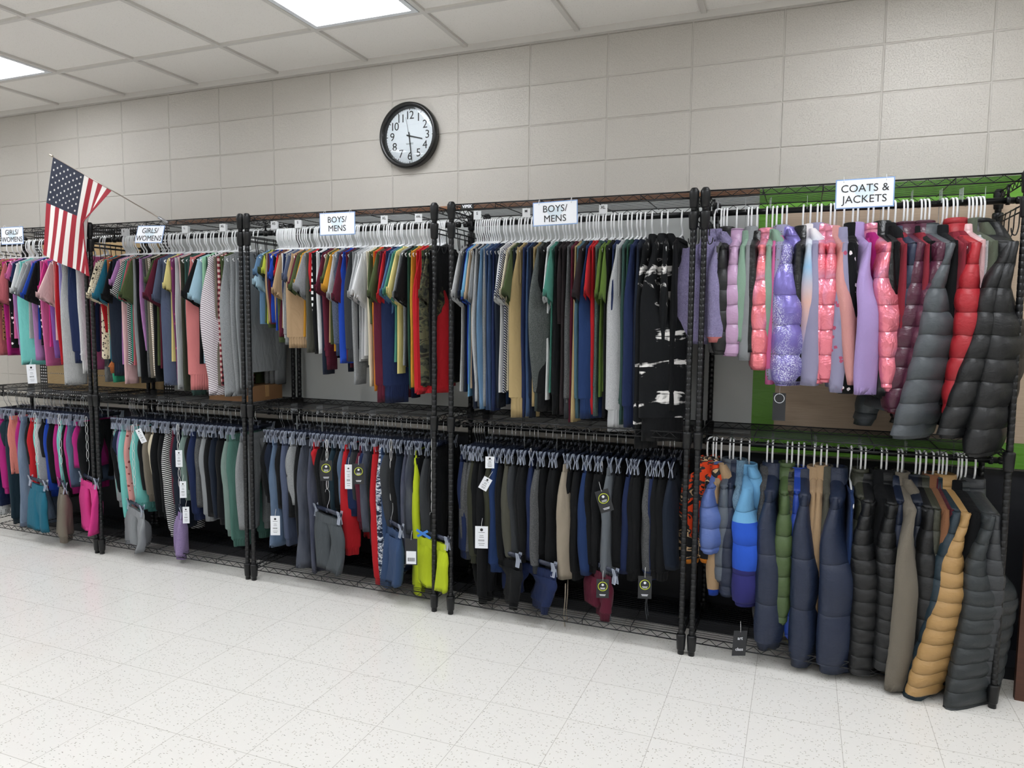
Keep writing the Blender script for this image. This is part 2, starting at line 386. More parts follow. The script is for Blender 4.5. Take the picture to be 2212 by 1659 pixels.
# whiteboard and bulletin boards behind the racks
t = thing('whiteboard', (-.65, -.012, 1.47), 0, 'long grey whiteboard on the block wall behind the racks', 'whiteboard')
MB().box((-1.79, -.008, -.53), (1.79, .008, .545)).build('panel', M_BOARD, t, False)
MB().box((-1.79, -.012, .556), (1.79, .01, .575)).build('cork_rail', M_OAK, t, False)
MB().box((-1.79, -.05, -.555), (1.79, .008, -.53)).build('tray', simple('aluminium', '9a9c9d', .4, .8), t, False)
t = thing('bulletin_board', (2.05, -.01, 1.45), 0, 'bulletin board with bright green border behind the coats', 'bulletin board')
MB().box((-.91, -.008, -.62), (.95, .008, .595)).build('border', M_GREEN, t, False)
MB().box((-.81, -.011, -.51), (.86, -.008, .48)).build('wood_grain_paper', M_WOODPAPER, t, False)
t = thing('bulletin_board', (-3.1, -.01, 1.45), 0, 'pallet-wood bulletin board with black polka-dot border at the left', 'bulletin board')
MB().box((-.60, -.008, -.60), (.645, .006, .575)).build('border', M_POLKA, t, False)
p = MB()
for k in range(9): p.box((-.52, -.012, -.53 + k * .115), (.57, -.008, -.53 + k * .115 + .111))
p.build('plank_paper', M_PLANK, t, False)
t = thing('framed_panel', (2.5, -.42, 0), -.05, 'dark wood framed light panel on the floor at the right edge', 'panel')
f = MB()
for a, b in (((-.34, 0, 0), (.34, .03, .05)), ((-.34, 0, .75), (.34, .03, .8)), ((-.34, 0, .05), (-.30, .03, .75)), ((.30, 0, .05), (.34, .03, .75))): f.box(a, b)
f.build('frame', M_FRAME, t, False)
MB().box((-.30, .008, .05), (.30, .02, .75)).build('panel', simple('beige_panel', 'b5ab9f', .5), t, False)
sc = MB()
for x in (-.26, .26):
    for z in (.09, .71): sc.lathe([(.005, 0), (.005, .003), (.002, .005)], 10, (x, .008, z), 'y')
sc.build('screws', M_CHROME, t)

t = thing('wall_dark_fill', (-.85, 0, 0), 0, 'low dark navy plinth filling the dark area along the wall under the racks', 'slab')  # dark base, panel and strip put in to fill the dark area behind the racks
M_NAVYFILL = simple('dark_navy_fill', '10131c', .6)
MB().box((-2.6, -.22, 0), (5.4, -.012, .052)).build('base', M_NAVYFILL, t, False)
MB().box((-2.6, -.03, .052), (5.4, -.012, .80)).build('back_panel', M_NAVYFILL, t, False)
MB().box((-2.6, -.034, .80), (5.4, -.012, .822)).build('top_strip', M_BLACK, t, False)
# ---------------------------------------------------------------- clock
def make_clock():
    t = thing('wall_clock', (-.694, 0, 2.435), 0, 'round black-rimmed wall clock reading almost half past three', 'clock')
    R = .175; b = MB(); prof = [(R - .030, .012), (R - .026, .032), (R - .018, .046), (R - .008, .050), (R, .042), (R + .003, .025), (R, .004), (R - .01, .001)]
    rings = [[(r * math.cos(2 * PI * k / 72), -h, r * math.sin(2 * PI * k / 72)) for k in range(72)] for r, h in prof]
    b.loft(rings); b.build('rim', simple('clock_rim', '151617', .25), t)
    face = MB().lathe([(R - .02, 0.001), (R - .02, .014)], 64, axis='y').build('face', simple('clock_face', 'dfe6ea', .5), t, False)
    tk = MB()
    for k in range(60):
        a = PI / 2 - 2 * PI * k / 60; big = k % 5 == 0; r0, r1, w_ = (.136, .145, .0022) if big else (.139, .145, .0006)
        c, s_ = math.cos(a), math.sin(a)
        tk.add([(c * r0 - s_ * w_, -.0146, s_ * r0 + c * w_), (c * r0 + s_ * w_, -.0146, s_ * r0 - c * w_), (c * r1 + s_ * w_, -.0146, s_ * r1 - c * w_), (c * r1 - s_ * w_, -.0146, s_ * r1 + c * w_)], [(0, 1, 2, 3)])
    tk.build('minute_marks', M_INK, face, False)
    for h in range(1, 13):
        a = PI / 2 - 2 * PI * h / 12; text_obj('numeral', str(h), .062, M_INK, face, (math.cos(a) * .109, -.0148, math.sin(a) * .109), spacing=.82)
    text_obj('lettering', 'QUARTZ', .011, M_INK, face, (0, -.0148, -.042))
    def hand(name, ang, ln, wd, back, y):
        a = PI / 2 - ang; d = Vector((math.cos(a), 0, math.sin(a))); n = Vector((-d.z, 0, d.x))
        P = [-d * back - n * wd, -d * back + n * wd, d * ln + n * wd * .7, d * ln - n * wd * .7]
        V = [(p.x, -y, p.z) for p in P] + [(p.x, -y - .0012, p.z) for p in P]
        MB().add(V, [(0, 1, 2, 3), (7, 6, 5, 4), (0, 4, 5, 1), (1, 5, 6, 2), (2, 6, 7, 3), (3, 7, 4, 0)]).build(name, M_INK, t, False)
    hand('hour_hand', 2 * PI * (3.48 / 12), .082, .0036, .018, .018); hand('minute_hand', 2 * PI * (28.9 / 60), .132, .0028, .02, .021); hand('second_hand', 2 * PI * (58.2 / 60), .10, .0008, .03, .024)
    g = NT('clock_glass'); tr = g.n('BsdfTransparent'); gl = g.n('BsdfGlossy', Roughness=.03); fr = g.n('Fresnel', IOR=1.45)
    mx = g.n('MixShader', i0=fr.outputs[0], i1=tr.outputs[0], i2=gl.outputs[0]); g.t.links.new(mx.outputs[0], g.out.inputs[0])
    prof = [(R - .024, .034), (R - .06, .038), (R - .12, .041), (.004, .042)]
    MB().loft([[(r * math.cos(2 * PI * k / 48), -h, r * math.sin(2 * PI * k / 48)) for k in range(48)] for r, h in prof], False, True).build('glass', g.m, t)
make_clock()

# ---------------------------------------------------------------- wire garment racks
PY0, PY1 = -.50, -.085
def post_mesh():
    prof = [(.0135, 0), (.0135, .03)]; z = .035; r = .0122
    while z < 1.94:
        prof += [(r, z), (r, z + .0225), (r - .0014, z + .0232), (r - .0014, z + .0247)]; z += .0254
    prof += [(r, z), (r, 1.955), (.0165, 1.956), (.0165, 1.975), (.011, 1.982)]
    m = MB().lathe(prof, 14); return newmesh('post', m.V, m.F, M_BLACK)
POST = post_mesh()
def shelf_mesh(W):
    m = MB(); x0, x1, y0, y1 = .013, W - .013, 0, PY1 - PY0
    for z in (0, -.027):
        m.tube([(x0, y0, z), (x1, y0, z)], .0028, 6); m.tube([(x0, y1, z), (x1, y1, z)], .0028, 6)
        m.tube([(0, .012, z), (0, y1 - .012, z)], .0028, 6); m.tube([(W, .012, z), (W, y1 - .012, z)], .0028, 6)
    def zig(a, b, n):
        a, b = Vector(a), Vector(b); P = [a.lerp(b, k / n) + Vector((0, 0, -.002 if k % 2 else -.025)) for k in range(n + 1)]
        m.tube(P, .0018, 5)
    zig((x0 + .03, y0, 0), (x1 - .03, y0, 0), 34); zig((x0 + .03, y1, 0), (x1 - .03, y1, 0), 34)
    zig((0, .03, 0), (0, y1 - .03, 0), 12); zig((W, .03, 0), (W, y1 - .03, 0), 12)
    for k in range(1, 18): y = y1 * k / 18; m.tube([(.002, y, .001), (W - .002, y, .001)], .00115, 5)
    for k in range(1, 5): x = W * k / 5; m.tube([(x, -.002, -.004), (x, y1 + .002, -.004)], .0024, 5); m.tube([(x, 0, -.004), (x, 0, -.027)], .002, 5)
    return newmesh('wire_shelf', m.V, m.F, M_BLACK)
SHELF = shelf_mesh(1.11)
COLLAR = (lambda m: newmesh('collar', m.V, m.F, M_BLACK))(MB().lathe([(.0148, -.055), (.0175, -.05), (.0205, .0), (.0205, .012), (.0185, .016), (.0128, .018)], 16))
ROD = (lambda m: newmesh('hanging_rod', m.V, m.F, M_ROD))(MB().lathe([(.0125, 0), (.0125, 1.11 + .02)], 18, axis='x').lathe([(.006, -.028), (.0145, -.024), (.0145, -.006), (.008, 0)], 14, axis='x').lathe([(.008, 1.13), (.0145, 1.136), (.0145, 1.154), (.006, 1.158)], 14, axis='x'))
def hook_bar():
    m = MB(); L = PY1 - PY0
    for z in (0, -.022): m.tube([(0, .015, z), (0, L - .015, z)], .003, 6)
    for k in range(5):
        y = .06 + k * (L - .12) / 4
        m.tube(curve_pts([(0, y, .004), (.004, y, -.03), (.004, y + .004, -.075), (.012, y, -.105), (.024, y, -.10), (.028, y, -.08)], 4), .0024, 5)
    return newmesh('side_hook_bar', m.V, m.F, M_BLACK)
HOOKB = hook_bar()
RACKX = [-3.703, -2.551, -1.398, -.198, .957]
RLAB = ['black wire garment rack at the far left, partly cut off', 'second black wire garment rack from left, beside the flag',
        'middle black wire garment rack below the clock', 'fourth black wire garment rack, holding sweatshirts and pants', 'rightmost black wire garment rack, holding coats and jackets']
racks = []
for i, x in enumerate(RACKX):
    t = thing('garment_rack', (x, PY0, 0), 0, RLAB[i], 'garment rack', 'black wire garment racks'); racks.append(t)
    for px in (0, 1.11):
        for py in (0, PY1 - PY0): obj('post', POST, t).location = (px, py, 0)
    for z in (1.968, .966, .085):
        s = obj('wire_shelf', SHELF, t); s.location = (0, 0, z)
        for px in (0, 1.11):
            for py in (0, PY1 - PY0):
                c = obj('collar', COLLAR, s); c.location = (px, py, -.012)
    for z in (1.905, .905):
        r = obj('hanging_rod', ROD, t); r.location = (-.01, .21, z)
        for px in (.012, 1.118 - .02):
            b = MB(); b.tube([(px, .21, .014), (px, .21, .06)], .005, 6); b.tube([(px, .19, .056), (px, .23, .056)], .004, 6); b.lathe([(.017, -.006), (.017, .006)], 14, (px, .21, 0), 'x')
            b.build('rod_bracket', M_BLACK, t).location = (0, 0, z)
    for px, sx in ((0, 1), (1.11, -1)):
        h = obj('side_hook_bar', HOOKB, t); h.location = (px, 0, 1.865); h.scale = (sx, 1, 1)
        for py in (0, PY1 - PY0): c = obj('collar', COLLAR, h); c.location = (0, py, .005)
b = MB().box((.052, -.006, -.026), (.115, -.002, .001)).build('badge', simple('badge_black', '0d0d0e', .4), racks[3], False); b.location = (0, 0, 1.968)
text_obj('badge_lettering', 'VIPEK', .019, M_PAPER, b, (.083, -.0066, -.0125), bold=.0006)

t = thing('cloth_stand_in', (-1.63, -.30, .969), 0, 'low brown cardboard block standing in for brown cloth, middle shelf of second rack', 'box')  # plain banded block added in place of hanging brown cloth
MB().box((-.15, -.1, 0), (.15, .16, .085)).build('brown_block', simple('matte', '7d5a3a', .8), t, False)
MB().box((-.152, .015, .02), (.152, .045, .0862)).build('cross_band', simple('tan_band', 'a07a4e', .35), t, False)
# garments: x on rail, length below rail, shoulder half-width, turn, kind, colour, pattern, extras
ROWS = {
'A': '''
-3.660 0.708 0.165 1 tee white plain
-3.618 0.737 0.166 1 ls plum plain
-3.550 0.660 0.167 2 tee black plain
-3.498 0.727 0.167 3 ls rose plain
-3.449 0.702 0.168 1 tee brown leopard s=1.1
-3.408 0.725 0.169 3 ls magenta plain
-3.365 0.494 0.170 -3 tee rose plain
-3.346 0.676 0.171 -0 ls black floral
-3.334 0.284 0.171 3 tee pink plain s=1.1
-3.303 0.716 0.172 1 ls orchid plain
-3.289 0.296 0.173 2 tee navy plain
-3.240 0.383 0.174 -2 tee white plain s=1.25
-3.219 0.779 0.175 -0 ls aqua plain v=1.5
-3.180 0.392 0.175 -2 tee lightgrey heather s=1.3
-3.138 0.412 0.176 0 tee grey heather s=1.15
-3.117 0.749 0.177 0 ls orchid plain
-3.085 0.426 0.178 -3 tee royal plain s=1.2
-3.067 0.520 0.179 -2 tee black plain
-3.053 0.753 0.180 -1 ls black floral
-3.041 0.781 0.180 2 ls pink plain v=1.2
-3.000 0.364 0.181 2 tee hotpink plain s=1.1
-2.959 0.730 0.182 -2 ls purple plain
-2.941 0.428 0.183 2 tee palepink plain
-2.907 0.734 0.184 -2 ls coral stripe
-2.891 0.768 0.184 1 ls red plain
-2.861 0.773 0.185 -2 ls lavender plain
-2.833 0.758 0.186 -3 ls silver heather
-2.812 0.889 0.200 2 ls white fur v=1.3 b=1.8
-2.772 0.826 0.188 -2 ls slateblue plain v=1.2
-2.697 0.754 0.200 -14 sw navy plain v=1.6
-2.672 0.817 0.200 -10 sw white heather
-2.660 0.794 0.190 2 ls pink plain
''',
'B': '''
-2.510 0.437 0.210 -1 tee cream leopard s=1.25
-2.498 0.565 0.190 -5 ls red rib v=.8
-2.486 0.423 0.191 0 tee cream eyelet s=1.15
-2.474 0.862 0.191 1 ls emerald plain
-2.462 0.482 0.191 -2 tee tealblue plain
-2.450 0.783 0.192 3 ls pink plain
-2.438 0.803 0.205 1 ruf rust rib
-2.426 0.482 0.192 3 tee black plain
-2.409 0.818 0.193 2 sw ink plain v=1.7
-2.364 0.347 0.193 -1 tee orchid plain
-2.342 0.865 0.193 -1 ls palepink plain
-2.299 0.481 0.210 -2 tee black pinstripe s=1.35
-2.287 0.521 0.194 -2 tee teal rib s=1.2
-2.270 0.539 0.194 -3 tee rose rib s=1.2
-2.256 0.414 0.195 -1 tee olive plain
-2.244 0.818 0.195 1 ls grey plain
-2.214 0.855 0.195 -3 ls black plain
-2.198 0.666 0.196 1 ls orchid plain
-2.169 0.820 0.196 -1 ls charcoal heather
-2.144 0.822 0.196 -1 ls taupe rib
-2.132 0.811 0.197 2 ls beige pinstripe
-2.108 0.842 0.197 -0 ls black plain
-2.083 0.343 0.198 -1 tee olive plain
-2.069 0.505 0.198 -0 tee maroon plain
-2.045 0.421 0.198 1 tee slate plain s=1.2
-2.000 0.859 0.199 -3 ls slate plain v=1.3
-1.988 0.349 0.199 3 tee lightyellow plain
-1.947 0.849 0.199 -3 ls plum floral
-1.928 0.876 0.200 1 ls silver rib v=1.2
-1.906 0.503 0.200 2 ls palepink plain
-1.869 0.887 0.200 -3 ls darkolive plain
-1.857 0.897 0.201 2 ls pine plain
-1.824 0.909 0.201 -1 ls pine plain
-1.805 0.876 0.201 0 sw coral plain v=1.7
-1.763 0.477 0.202 -3 tee black plain
-1.737 0.438 0.202 -3 tee lightblue plain s=1.1
-1.719 0.560 0.202 -2 ls mint plain
-1.707 0.872 0.203 3 ls forest stripe
-1.668 0.899 0.203 -2 ls mauve pinstripe v=1.3 e=.04
-1.650 0.846 0.203 2 ls taupe rib
-1.631 0.845 0.204 3 ls burgundy plaid v=1.1
-1.605 0.895 0.204 3 ls olive plain v=1.2
-1.560 0.901 0.204 -1 ls grey heather v=1.4
-1.519 0.889 0.205 -1 ls grey heather v=1.2
-1.488 0.854 0.205 0 ls grey plain
''',
'C': '''
-1.360 0.355 0.165 2 tee lightblue plain
-1.352 0.311 0.190 -2 tee steelblue plain s=1.2
-1.343 0.281 0.166 1 tee olive plain s=1.1
-1.334 0.256 0.167 2 tee lime plain
-1.325 0.498 0.167 2 ls tan plain
-1.316 0.523 0.168 -3 ls olive plain
-1.307 0.503 0.169 3 ls maroon plain
-1.298 0.493 0.169 -2 ls navy plain
-1.290 0.495 0.170 -1 ls royal plain v=1.1
-1.280 0.515 0.170 1 ls tan plain
-1.271 0.336 0.180 3 tee royal plain s=1.3
-1.262 0.319 0.172 -1 tee black plain s=1.2
-1.253 0.307 0.172 3 tee red plain s=1.1
-1.244 0.600 0.173 0 ls olive plain v=1.1
-1.235 0.570 0.173 -1 ls maroon plain
-1.220 0.392 0.174 -1 tee tan plain
-1.205 0.577 0.175 -2 sw white plain
-1.188 0.569 0.175 -3 ls navy plain
-1.174 0.610 0.175 -2 sw grey heather v=1.3
-1.162 0.332 0.177 1 tee slate plain
-1.140 0.626 0.190 3 two tan plain v=1.7
-1.110 0.368 0.178 -2 tee maroon plain
-1.099 0.380 0.178 -3 tee olive plain
-1.090 0.361 0.179 3 tee mustard plain
-1.069 0.392 0.180 0 tee grey heather s=1.1
-1.049 0.649 0.180 -1 ls greyolive plain
-1.028 0.357 0.181 -2 sw red plain
-1.017 0.655 0.181 1 ls black dash
-0.995 0.652 0.182 2 ls white plain v=1.15
-0.965 0.761 0.183 -0 ls darknavy plain
-0.949 0.737 0.183 -0 sw maroon plain
-0.935 0.381 0.184 -3 tee maroon plain
-0.926 0.369 0.184 2 tee tan plain s=1.1
-0.901 0.357 0.185 -3 tee olive plain s=1.1
-0.892 0.386 0.186 -0 tee mustard plain
-0.882 0.423 0.186 2 tee lightgrey heather s=1.3
-0.851 0.660 0.187 -2 sw steelnavy heather v=1.6
-0.840 0.498 0.187 1 tee maroon plain
-0.830 0.697 0.188 3 ls royal plain v=1.4
-0.804 0.684 0.189 1 ls maroon plain
-0.788 0.688 0.189 2 sw charcoal plain v=1.3
-0.758 0.805 0.190 -2 ls grey heather
-0.739 0.423 0.190 -0 tee silver heather s=1.25
-0.717 0.427 0.191 -2 tee lightgrey plain s=1.1
-0.708 0.473 0.192 2 tee white plain
-0.678 0.811 0.192 -1 ls cream plain v=1.2
-0.662 0.496 0.193 -0 ls olive plain
-0.652 0.833 0.193 3 ls orange plain
-0.638 0.806 0.194 2 ls red plain
-0.627 0.473 0.195 3 tee olive plain
-0.600 0.886 0.195 -0 sw maroon plain v=1.6
-0.579 0.450 0.196 -0 tee red plain
-0.570 0.889 0.197 1 sw navy plain v=1.5
-0.544 0.467 0.197 -0 tee denimblue plain s=1.2
-0.522 0.472 0.198 -1 tee seagreen plain s=1.2
-0.508 0.460 0.198 -1 tee lightyellow plain s=1.2
-0.474 0.422 0.199 -2 tee grey heather s=1.15
-0.458 0.494 0.200 -1 tee black plain
-0.449 0.814 0.200 3 ls forest plain
-0.429 0.804 0.201 3 ls mustard plain
-0.401 0.837 0.201 1 ls red plain v=1.1
-0.376 0.831 0.202 -0 ls red plain v=1.9
-0.367 0.819 0.203 -1 ls crimson plain
-0.358 0.800 0.203 -2 ls olive camo
-0.348 0.792 0.204 -1 ls darkolive camo v=1.3
-0.339 0.492 0.204 2 tee darkolive camo
-0.330 0.792 0.205 2 ls black plain
''',
'D': '''
-0.160 0.428 0.200 -1 tee lightgrey heather
-0.149 0.450 0.200 2 tee darknavy plain s=1.1
-0.137 0.421 0.201 2 tee royal plain s=1.1
-0.126 0.413 0.201 1 tee skyblue plain
-0.114 0.517 0.201 1 tee beige plain s=1.2
-0.103 0.428 0.201 2 tee grey heather s=1.1
-0.091 0.892 0.202 -1 ls darknavy plain
-0.080 0.856 0.202 1 ls silver heather v=1.2 e=.03
-0.068 0.881 0.202 -1 ls charcoal heather
-0.057 0.891 0.203 -0 ls steelblue plain v=1.2 e=.03
-0.045 0.879 0.203 2 ls grey heather v=.9
-0.034 0.896 0.203 1 ls slateblue plain
-0.010 0.895 0.203 -1 ls slateblue plain v=1.2
0.001 0.898 0.204 3 ls navy plain
0.023 0.884 0.204 1 ls ink plain
0.040 0.467 0.204 0 tee white plain
0.068 0.463 0.205 -3 tee navy pinstripe s=1.2
0.079 0.484 0.205 0 tee cream plain s=1.2
0.098 0.471 0.205 -1 tee olive plain s=1.1
0.112 0.913 0.205 1 ls ink plain
0.132 0.919 0.206 -0 sw khaki plain v=1.75
0.150 0.919 0.206 2 sw navy plain
0.171 0.914 0.206 1 ls slateblue plain
0.184 0.920 0.207 2 sw darknavy plain
0.209 0.865 0.207 -1 ls khaki plain
0.221 0.886 0.207 1 sw charcoalgreen heather v=1.3 e=.05
0.245 0.888 0.207 1 sw black plain v=1.5
0.263 0.505 0.208 2 tee white plain s=1.15
0.289 0.511 0.208 -1 tee seagreen plain s=1.2
0.301 0.896 0.208 2 sw black plain v=1.2
0.319 0.486 0.208 2 ls espresso plain
0.340 0.896 0.209 1 ls espresso plain
0.357 0.911 0.209 3 sw charcoal heather v=1.2
0.375 0.929 0.209 3 ls maroon plain
0.402 0.925 0.210 0 ls khaki plain v=1.1
0.416 0.908 0.210 0 sw tealblue2 plain v=1.2
0.435 0.485 0.210 -2 tee espresso plain
0.447 0.906 0.210 2 sw indigo plain v=1.5
0.458 0.440 0.211 3 tee red plain s=1.4
0.479 0.888 0.211 -0 ls red plain
0.491 0.895 0.211 1 ls pine heather
0.518 0.494 0.225 1 tee moss plain s=1.4
0.531 0.464 0.212 1 tee moss plain
0.554 0.898 0.212 -2 ls black plain
0.565 0.907 0.212 2 ls navy plain
0.594 0.954 0.213 0 sw silver heather v=1.9
0.612 0.924 0.213 1 sw pine plain
0.636 0.913 0.213 -0 sw forest plain
0.652 0.932 0.214 1 sw navy plain v=1.3
0.672 0.940 0.214 2 sw darknavy plain
0.703 1.023 0.214 1 hd black tiedye v=1.5
0.746 0.985 0.214 1 hd black tiedye v=2.3
0.770 0.883 0.215 8 hd black tiedye
0.835 0.853 0.200 -2 sw black plain
''',
'E': '''
0.990 0.566 0.185 -48 fl lavender sherpa v=1.3
1.002 0.556 0.185 1 fl lavender sherpa v=1.3 b=1.1 cuff=coral
1.014 0.600 0.186 -2 cf black sherpa
1.026 0.607 0.186 1 pf black puffer
1.066 0.613 0.186 1 pf lilac shiny
1.115 0.550 0.187 -3 fl sage fleece v=.8
1.127 0.629 0.187 -0 fl grey fleece
1.150 0.594 0.188 -2 pf black leather b=1.1
1.189 0.667 0.188 -3 pf coralpink metallic
1.212 0.649 0.188 -2 fl sage fleece v=.8
1.228 0.725 0.189 -1 hd pink plain v=1.1
1.250 0.706 0.189 -2 pf greylilac dots
1.266 0.724 0.200 3 hp violet shimmer v=1.4 b=1.2
1.332 0.706 0.190 -3 pf black leather
1.359 0.619 0.190 -0 fl skyblue ombre v=1.2
1.386 0.722 0.190 -1 pf greylilac plain
1.400 0.714 0.191 1 pf pinkred metallic
1.435 0.707 0.191 1 pf pinkred metallic v=1.1
1.447 0.712 0.192 10 fl salmon fleece l=.06 v=1.5
1.485 0.745 0.192 2 pf greylilac floral
1.520 0.749 0.192 -3 pf black floral
1.532 0.746 0.210 12 fl lilac2 fleece v=1.9
1.575 0.735 0.193 -1 hd magenta plain
1.587 0.731 0.215 16 pf pinkred metallic l=.04 v=2.2
1.625 0.750 0.194 8 pf black leather
1.644 0.763 0.194 8 fl black fleece
1.669 0.816 0.215 8 hd wine plain v=1.2
1.699 0.794 0.215 8 pf midnight puffer
1.711 0.810 0.220 10 pf plumdark shiny l=-.05
1.729 0.825 0.225 12 hd wine plain
1.761 0.757 0.200 8 cf black plain
1.773 0.831 0.230 10 pf plumdark shiny l=-.08
1.785 0.903 0.235 16 pf graphite puffer l=-.14 v=2.1
1.835 0.736 0.200 8 cf black plain
1.847 0.810 0.230 10 hd wine plain
1.869 0.784 0.220 9 hd wine plain
1.881 0.815 0.235 12 pf crimson puffer l=-.05 v=1.3
1.922 0.715 0.200 8 cf palepink satin
1.934 0.731 0.200 8 ls silver heather
1.946 0.891 0.220 10 fl darksage fleece
1.958 0.887 0.245 17 pf black puffer l=-.17 v=2.3
1.970 0.950 0.250 17 hp black puffer l=-.1 v=2
''',
'a': '''
-3.660 0.768 0.130 3 jog white dots
-3.617 0.695 0.131 3 jog navy plain
-3.537 0.606 0.131 1 jog magenta plain
-3.487 0.328 0.132 -1 sho darkteal plain
-3.457 0.804 0.133 2 jog darkteal plain
-3.426 0.509 0.134 -3 sho peach plain
-3.350 0.515 0.134 -2 jog magenta plain
-3.325 0.849 0.135 0 jea lightdenim denim v=1.2
-3.267 0.506 0.136 1 jog black plain
-3.233 0.595 0.136 -2 sho red plain
-3.205 0.519 0.137 1 jog aqua plain
-3.169 0.521 0.138 2 jog silver heather
-3.117 0.373 0.139 -1 sho black plain
-3.087 0.580 0.139 -0 jog royal plain
-3.041 0.531 0.140 -2 jog black plain
-3.003 0.542 0.141 -1 jog magenta plain
-2.971 0.532 0.141 3 jog aqua plain
-2.923 0.564 0.142 -1 jog black plain
-2.902 0.541 0.143 3 jog magenta plain
-2.880 0.541 0.144 2 jea denimblue denim
-2.821 0.415 0.144 1 sho magenta plain v=1.2
-2.767 0.490 0.145 -1 jog black plain
''',
'b': '''
-2.510 0.563 0.140 3 sho aqua plain
-2.498 0.533 0.141 -0 jog black plain
-2.486 0.584 0.142 -1 jog grey heather v=1.1
-2.474 0.421 0.142 -1 sho midnight plain
-2.462 0.497 0.143 3 jog mauve2 plain
-2.434 0.689 0.144 -0 jog aqua plain
-2.388 0.590 0.145 -1 jog salmon floral v=1.1
-2.319 0.585 0.145 -0 jog aqua plain
-2.268 0.501 0.146 -2 jog black plain
-2.230 0.525 0.147 1 jog taupe plain
-2.190 0.421 0.148 -0 jog cream plain
-2.154 0.612 0.148 -1 jog black plain
-2.117 0.616 0.149 2 jog black plain
-2.078 0.717 0.150 2 jog black pinstripe
-2.014 0.559 0.151 -3 jog maroon plain
-1.993 0.658 0.152 0 jog ink plain v=1.1
-1.946 0.488 0.152 -1 jog sage2 plain
-1.914 0.465 0.153 3 jog black plain
-1.880 0.598 0.154 2 jog navy plain
-1.832 0.561 0.155 -2 jog charcoal heather
-1.798 0.595 0.155 -1 jog grey plain
-1.758 0.607 0.156 -2 jog black plain
-1.727 0.610 0.157 3 sw_ ink plain v=1.2
-1.674 0.602 0.158 -1 jog black plain
-1.639 0.664 0.158 1 jog sage2 plain v=1.2
-1.583 0.719 0.159 -0 jog seagreen2 plain v=1.1
-1.533 0.657 0.160 1 jog grey heather v=1.1
''',
'c': '''
-1.360 0.441 0.150 1 jog black plain
-1.348 0.418 0.150 1 jog darknavy plain
-1.308 0.725 0.151 -2 jea denimblue denim v=1.2
-1.278 0.508 0.151 2 jog black plain
-1.227 0.670 0.151 -1 jog slate plain
-1.200 0.551 0.151 0 jog black plain
-1.175 0.479 0.152 -1 jog grey heather
-1.141 0.672 0.152 -1 jog black plain
-1.111 0.819 0.152 0 jea darkdenim denim v=1.3
-1.062 0.841 0.153 -0 jea navy denim
-1.033 0.247 0.153 -1 jog red plain
-1.013 0.494 0.153 1 jog black plain
-0.981 0.486 0.153 1 jog black plain
-0.942 0.493 0.154 -3 jog black plain
-0.916 0.495 0.154 -1 jog darkteal plain
-0.891 0.467 0.154 -0 jog black plain
-0.872 0.446 0.155 2 jea denimblue denim
-0.840 0.673 0.155 2 jog red plain v=.7
-0.811 0.458 0.155 0 jog navy plain
-0.775 0.406 0.155 -3 jog charcoal plain
-0.763 0.523 0.156 2 jog maroon plain
-0.730 0.413 0.156 -0 jog navy plain
-0.710 0.574 0.156 0 jea darkdenim denim
-0.690 0.639 0.157 1 jog black plain
-0.661 0.807 0.157 1 jog red plain v=.7
-0.636 0.804 0.157 -0 jog navy camo2
-0.616 0.788 0.157 2 jog slateblue plain v=1.1
-0.580 0.529 0.158 -1 jog charcoal plain
-0.550 0.591 0.158 -1 jog black plain
-0.525 0.582 0.158 2 jog ink plain
-0.485 0.662 0.159 -2 jea navy denim
-0.452 0.553 0.159 -1 jea darkdenim denim v=1.1
-0.429 0.826 0.159 2 jog neon plain v=.7
-0.393 0.605 0.159 -3 jog black plain v=1.1
-0.369 0.574 0.160 2 jog charcoal plain
-0.336 0.566 0.160 1 jog black plain
''',
'd': '''
-0.160 0.598 0.160 -0 jog navy plain
-0.148 0.602 0.160 -1 jog charcoal heather
-0.136 0.595 0.161 2 jog charcoal heather v=1.1
-0.124 0.604 0.161 2 jog darkolive plain
-0.107 0.617 0.161 -2 jog darkolive plain
-0.083 0.608 0.161 -0 jog black plain
-0.055 0.816 0.162 0 jog black plain
-0.027 0.555 0.162 -0 jog darkolive plain
0.012 0.649 0.162 -1 jog indigo plain v=1.1
0.043 0.615 0.163 -2 jog black plain
0.060 0.598 0.163 1 jog greyolive plain v=1.1
0.089 0.598 0.163 2 jog charcoal plain v=1.1
0.135 0.558 0.163 -3 jog black plain
0.160 0.577 0.164 -2 jog black plain
0.175 0.607 0.164 2 jog navy plain
0.217 0.617 0.190 2 jog charcoal heather v=1.5
0.254 0.563 0.165 1 jog black plain
0.297 0.634 0.165 -3 jog black plain
0.316 0.577 0.165 1 jog black plain
0.352 0.666 0.190 3 jog stone plain v=1.1 ds=1
0.382 0.546 0.166 3 jog black plain
0.418 0.628 0.166 1 jog black plain
0.456 0.638 0.166 -3 jog indigo plain
0.468 0.578 0.167 2 jog black plain
0.509 0.584 0.167 -2 jog black plain
0.532 0.559 0.167 1 jog black plain
0.569 0.624 0.190 3 jog steelgrey plain v=1.4 ds=1
0.609 0.580 0.168 1 jog black plain
0.650 0.607 0.168 -2 jog navy plain v=1.1
0.677 0.592 0.168 -1 jog black plain
0.694 0.578 0.169 3 jog black plain
0.735 0.576 0.169 -2 jog charcoal heather ds=1
0.751 0.581 0.169 1 jog navy plain
0.781 0.567 0.169 -1 jog black plain
0.813 0.573 0.170 -2 jog black plain
0.829 0.559 0.170 1 jog ink plain
''',
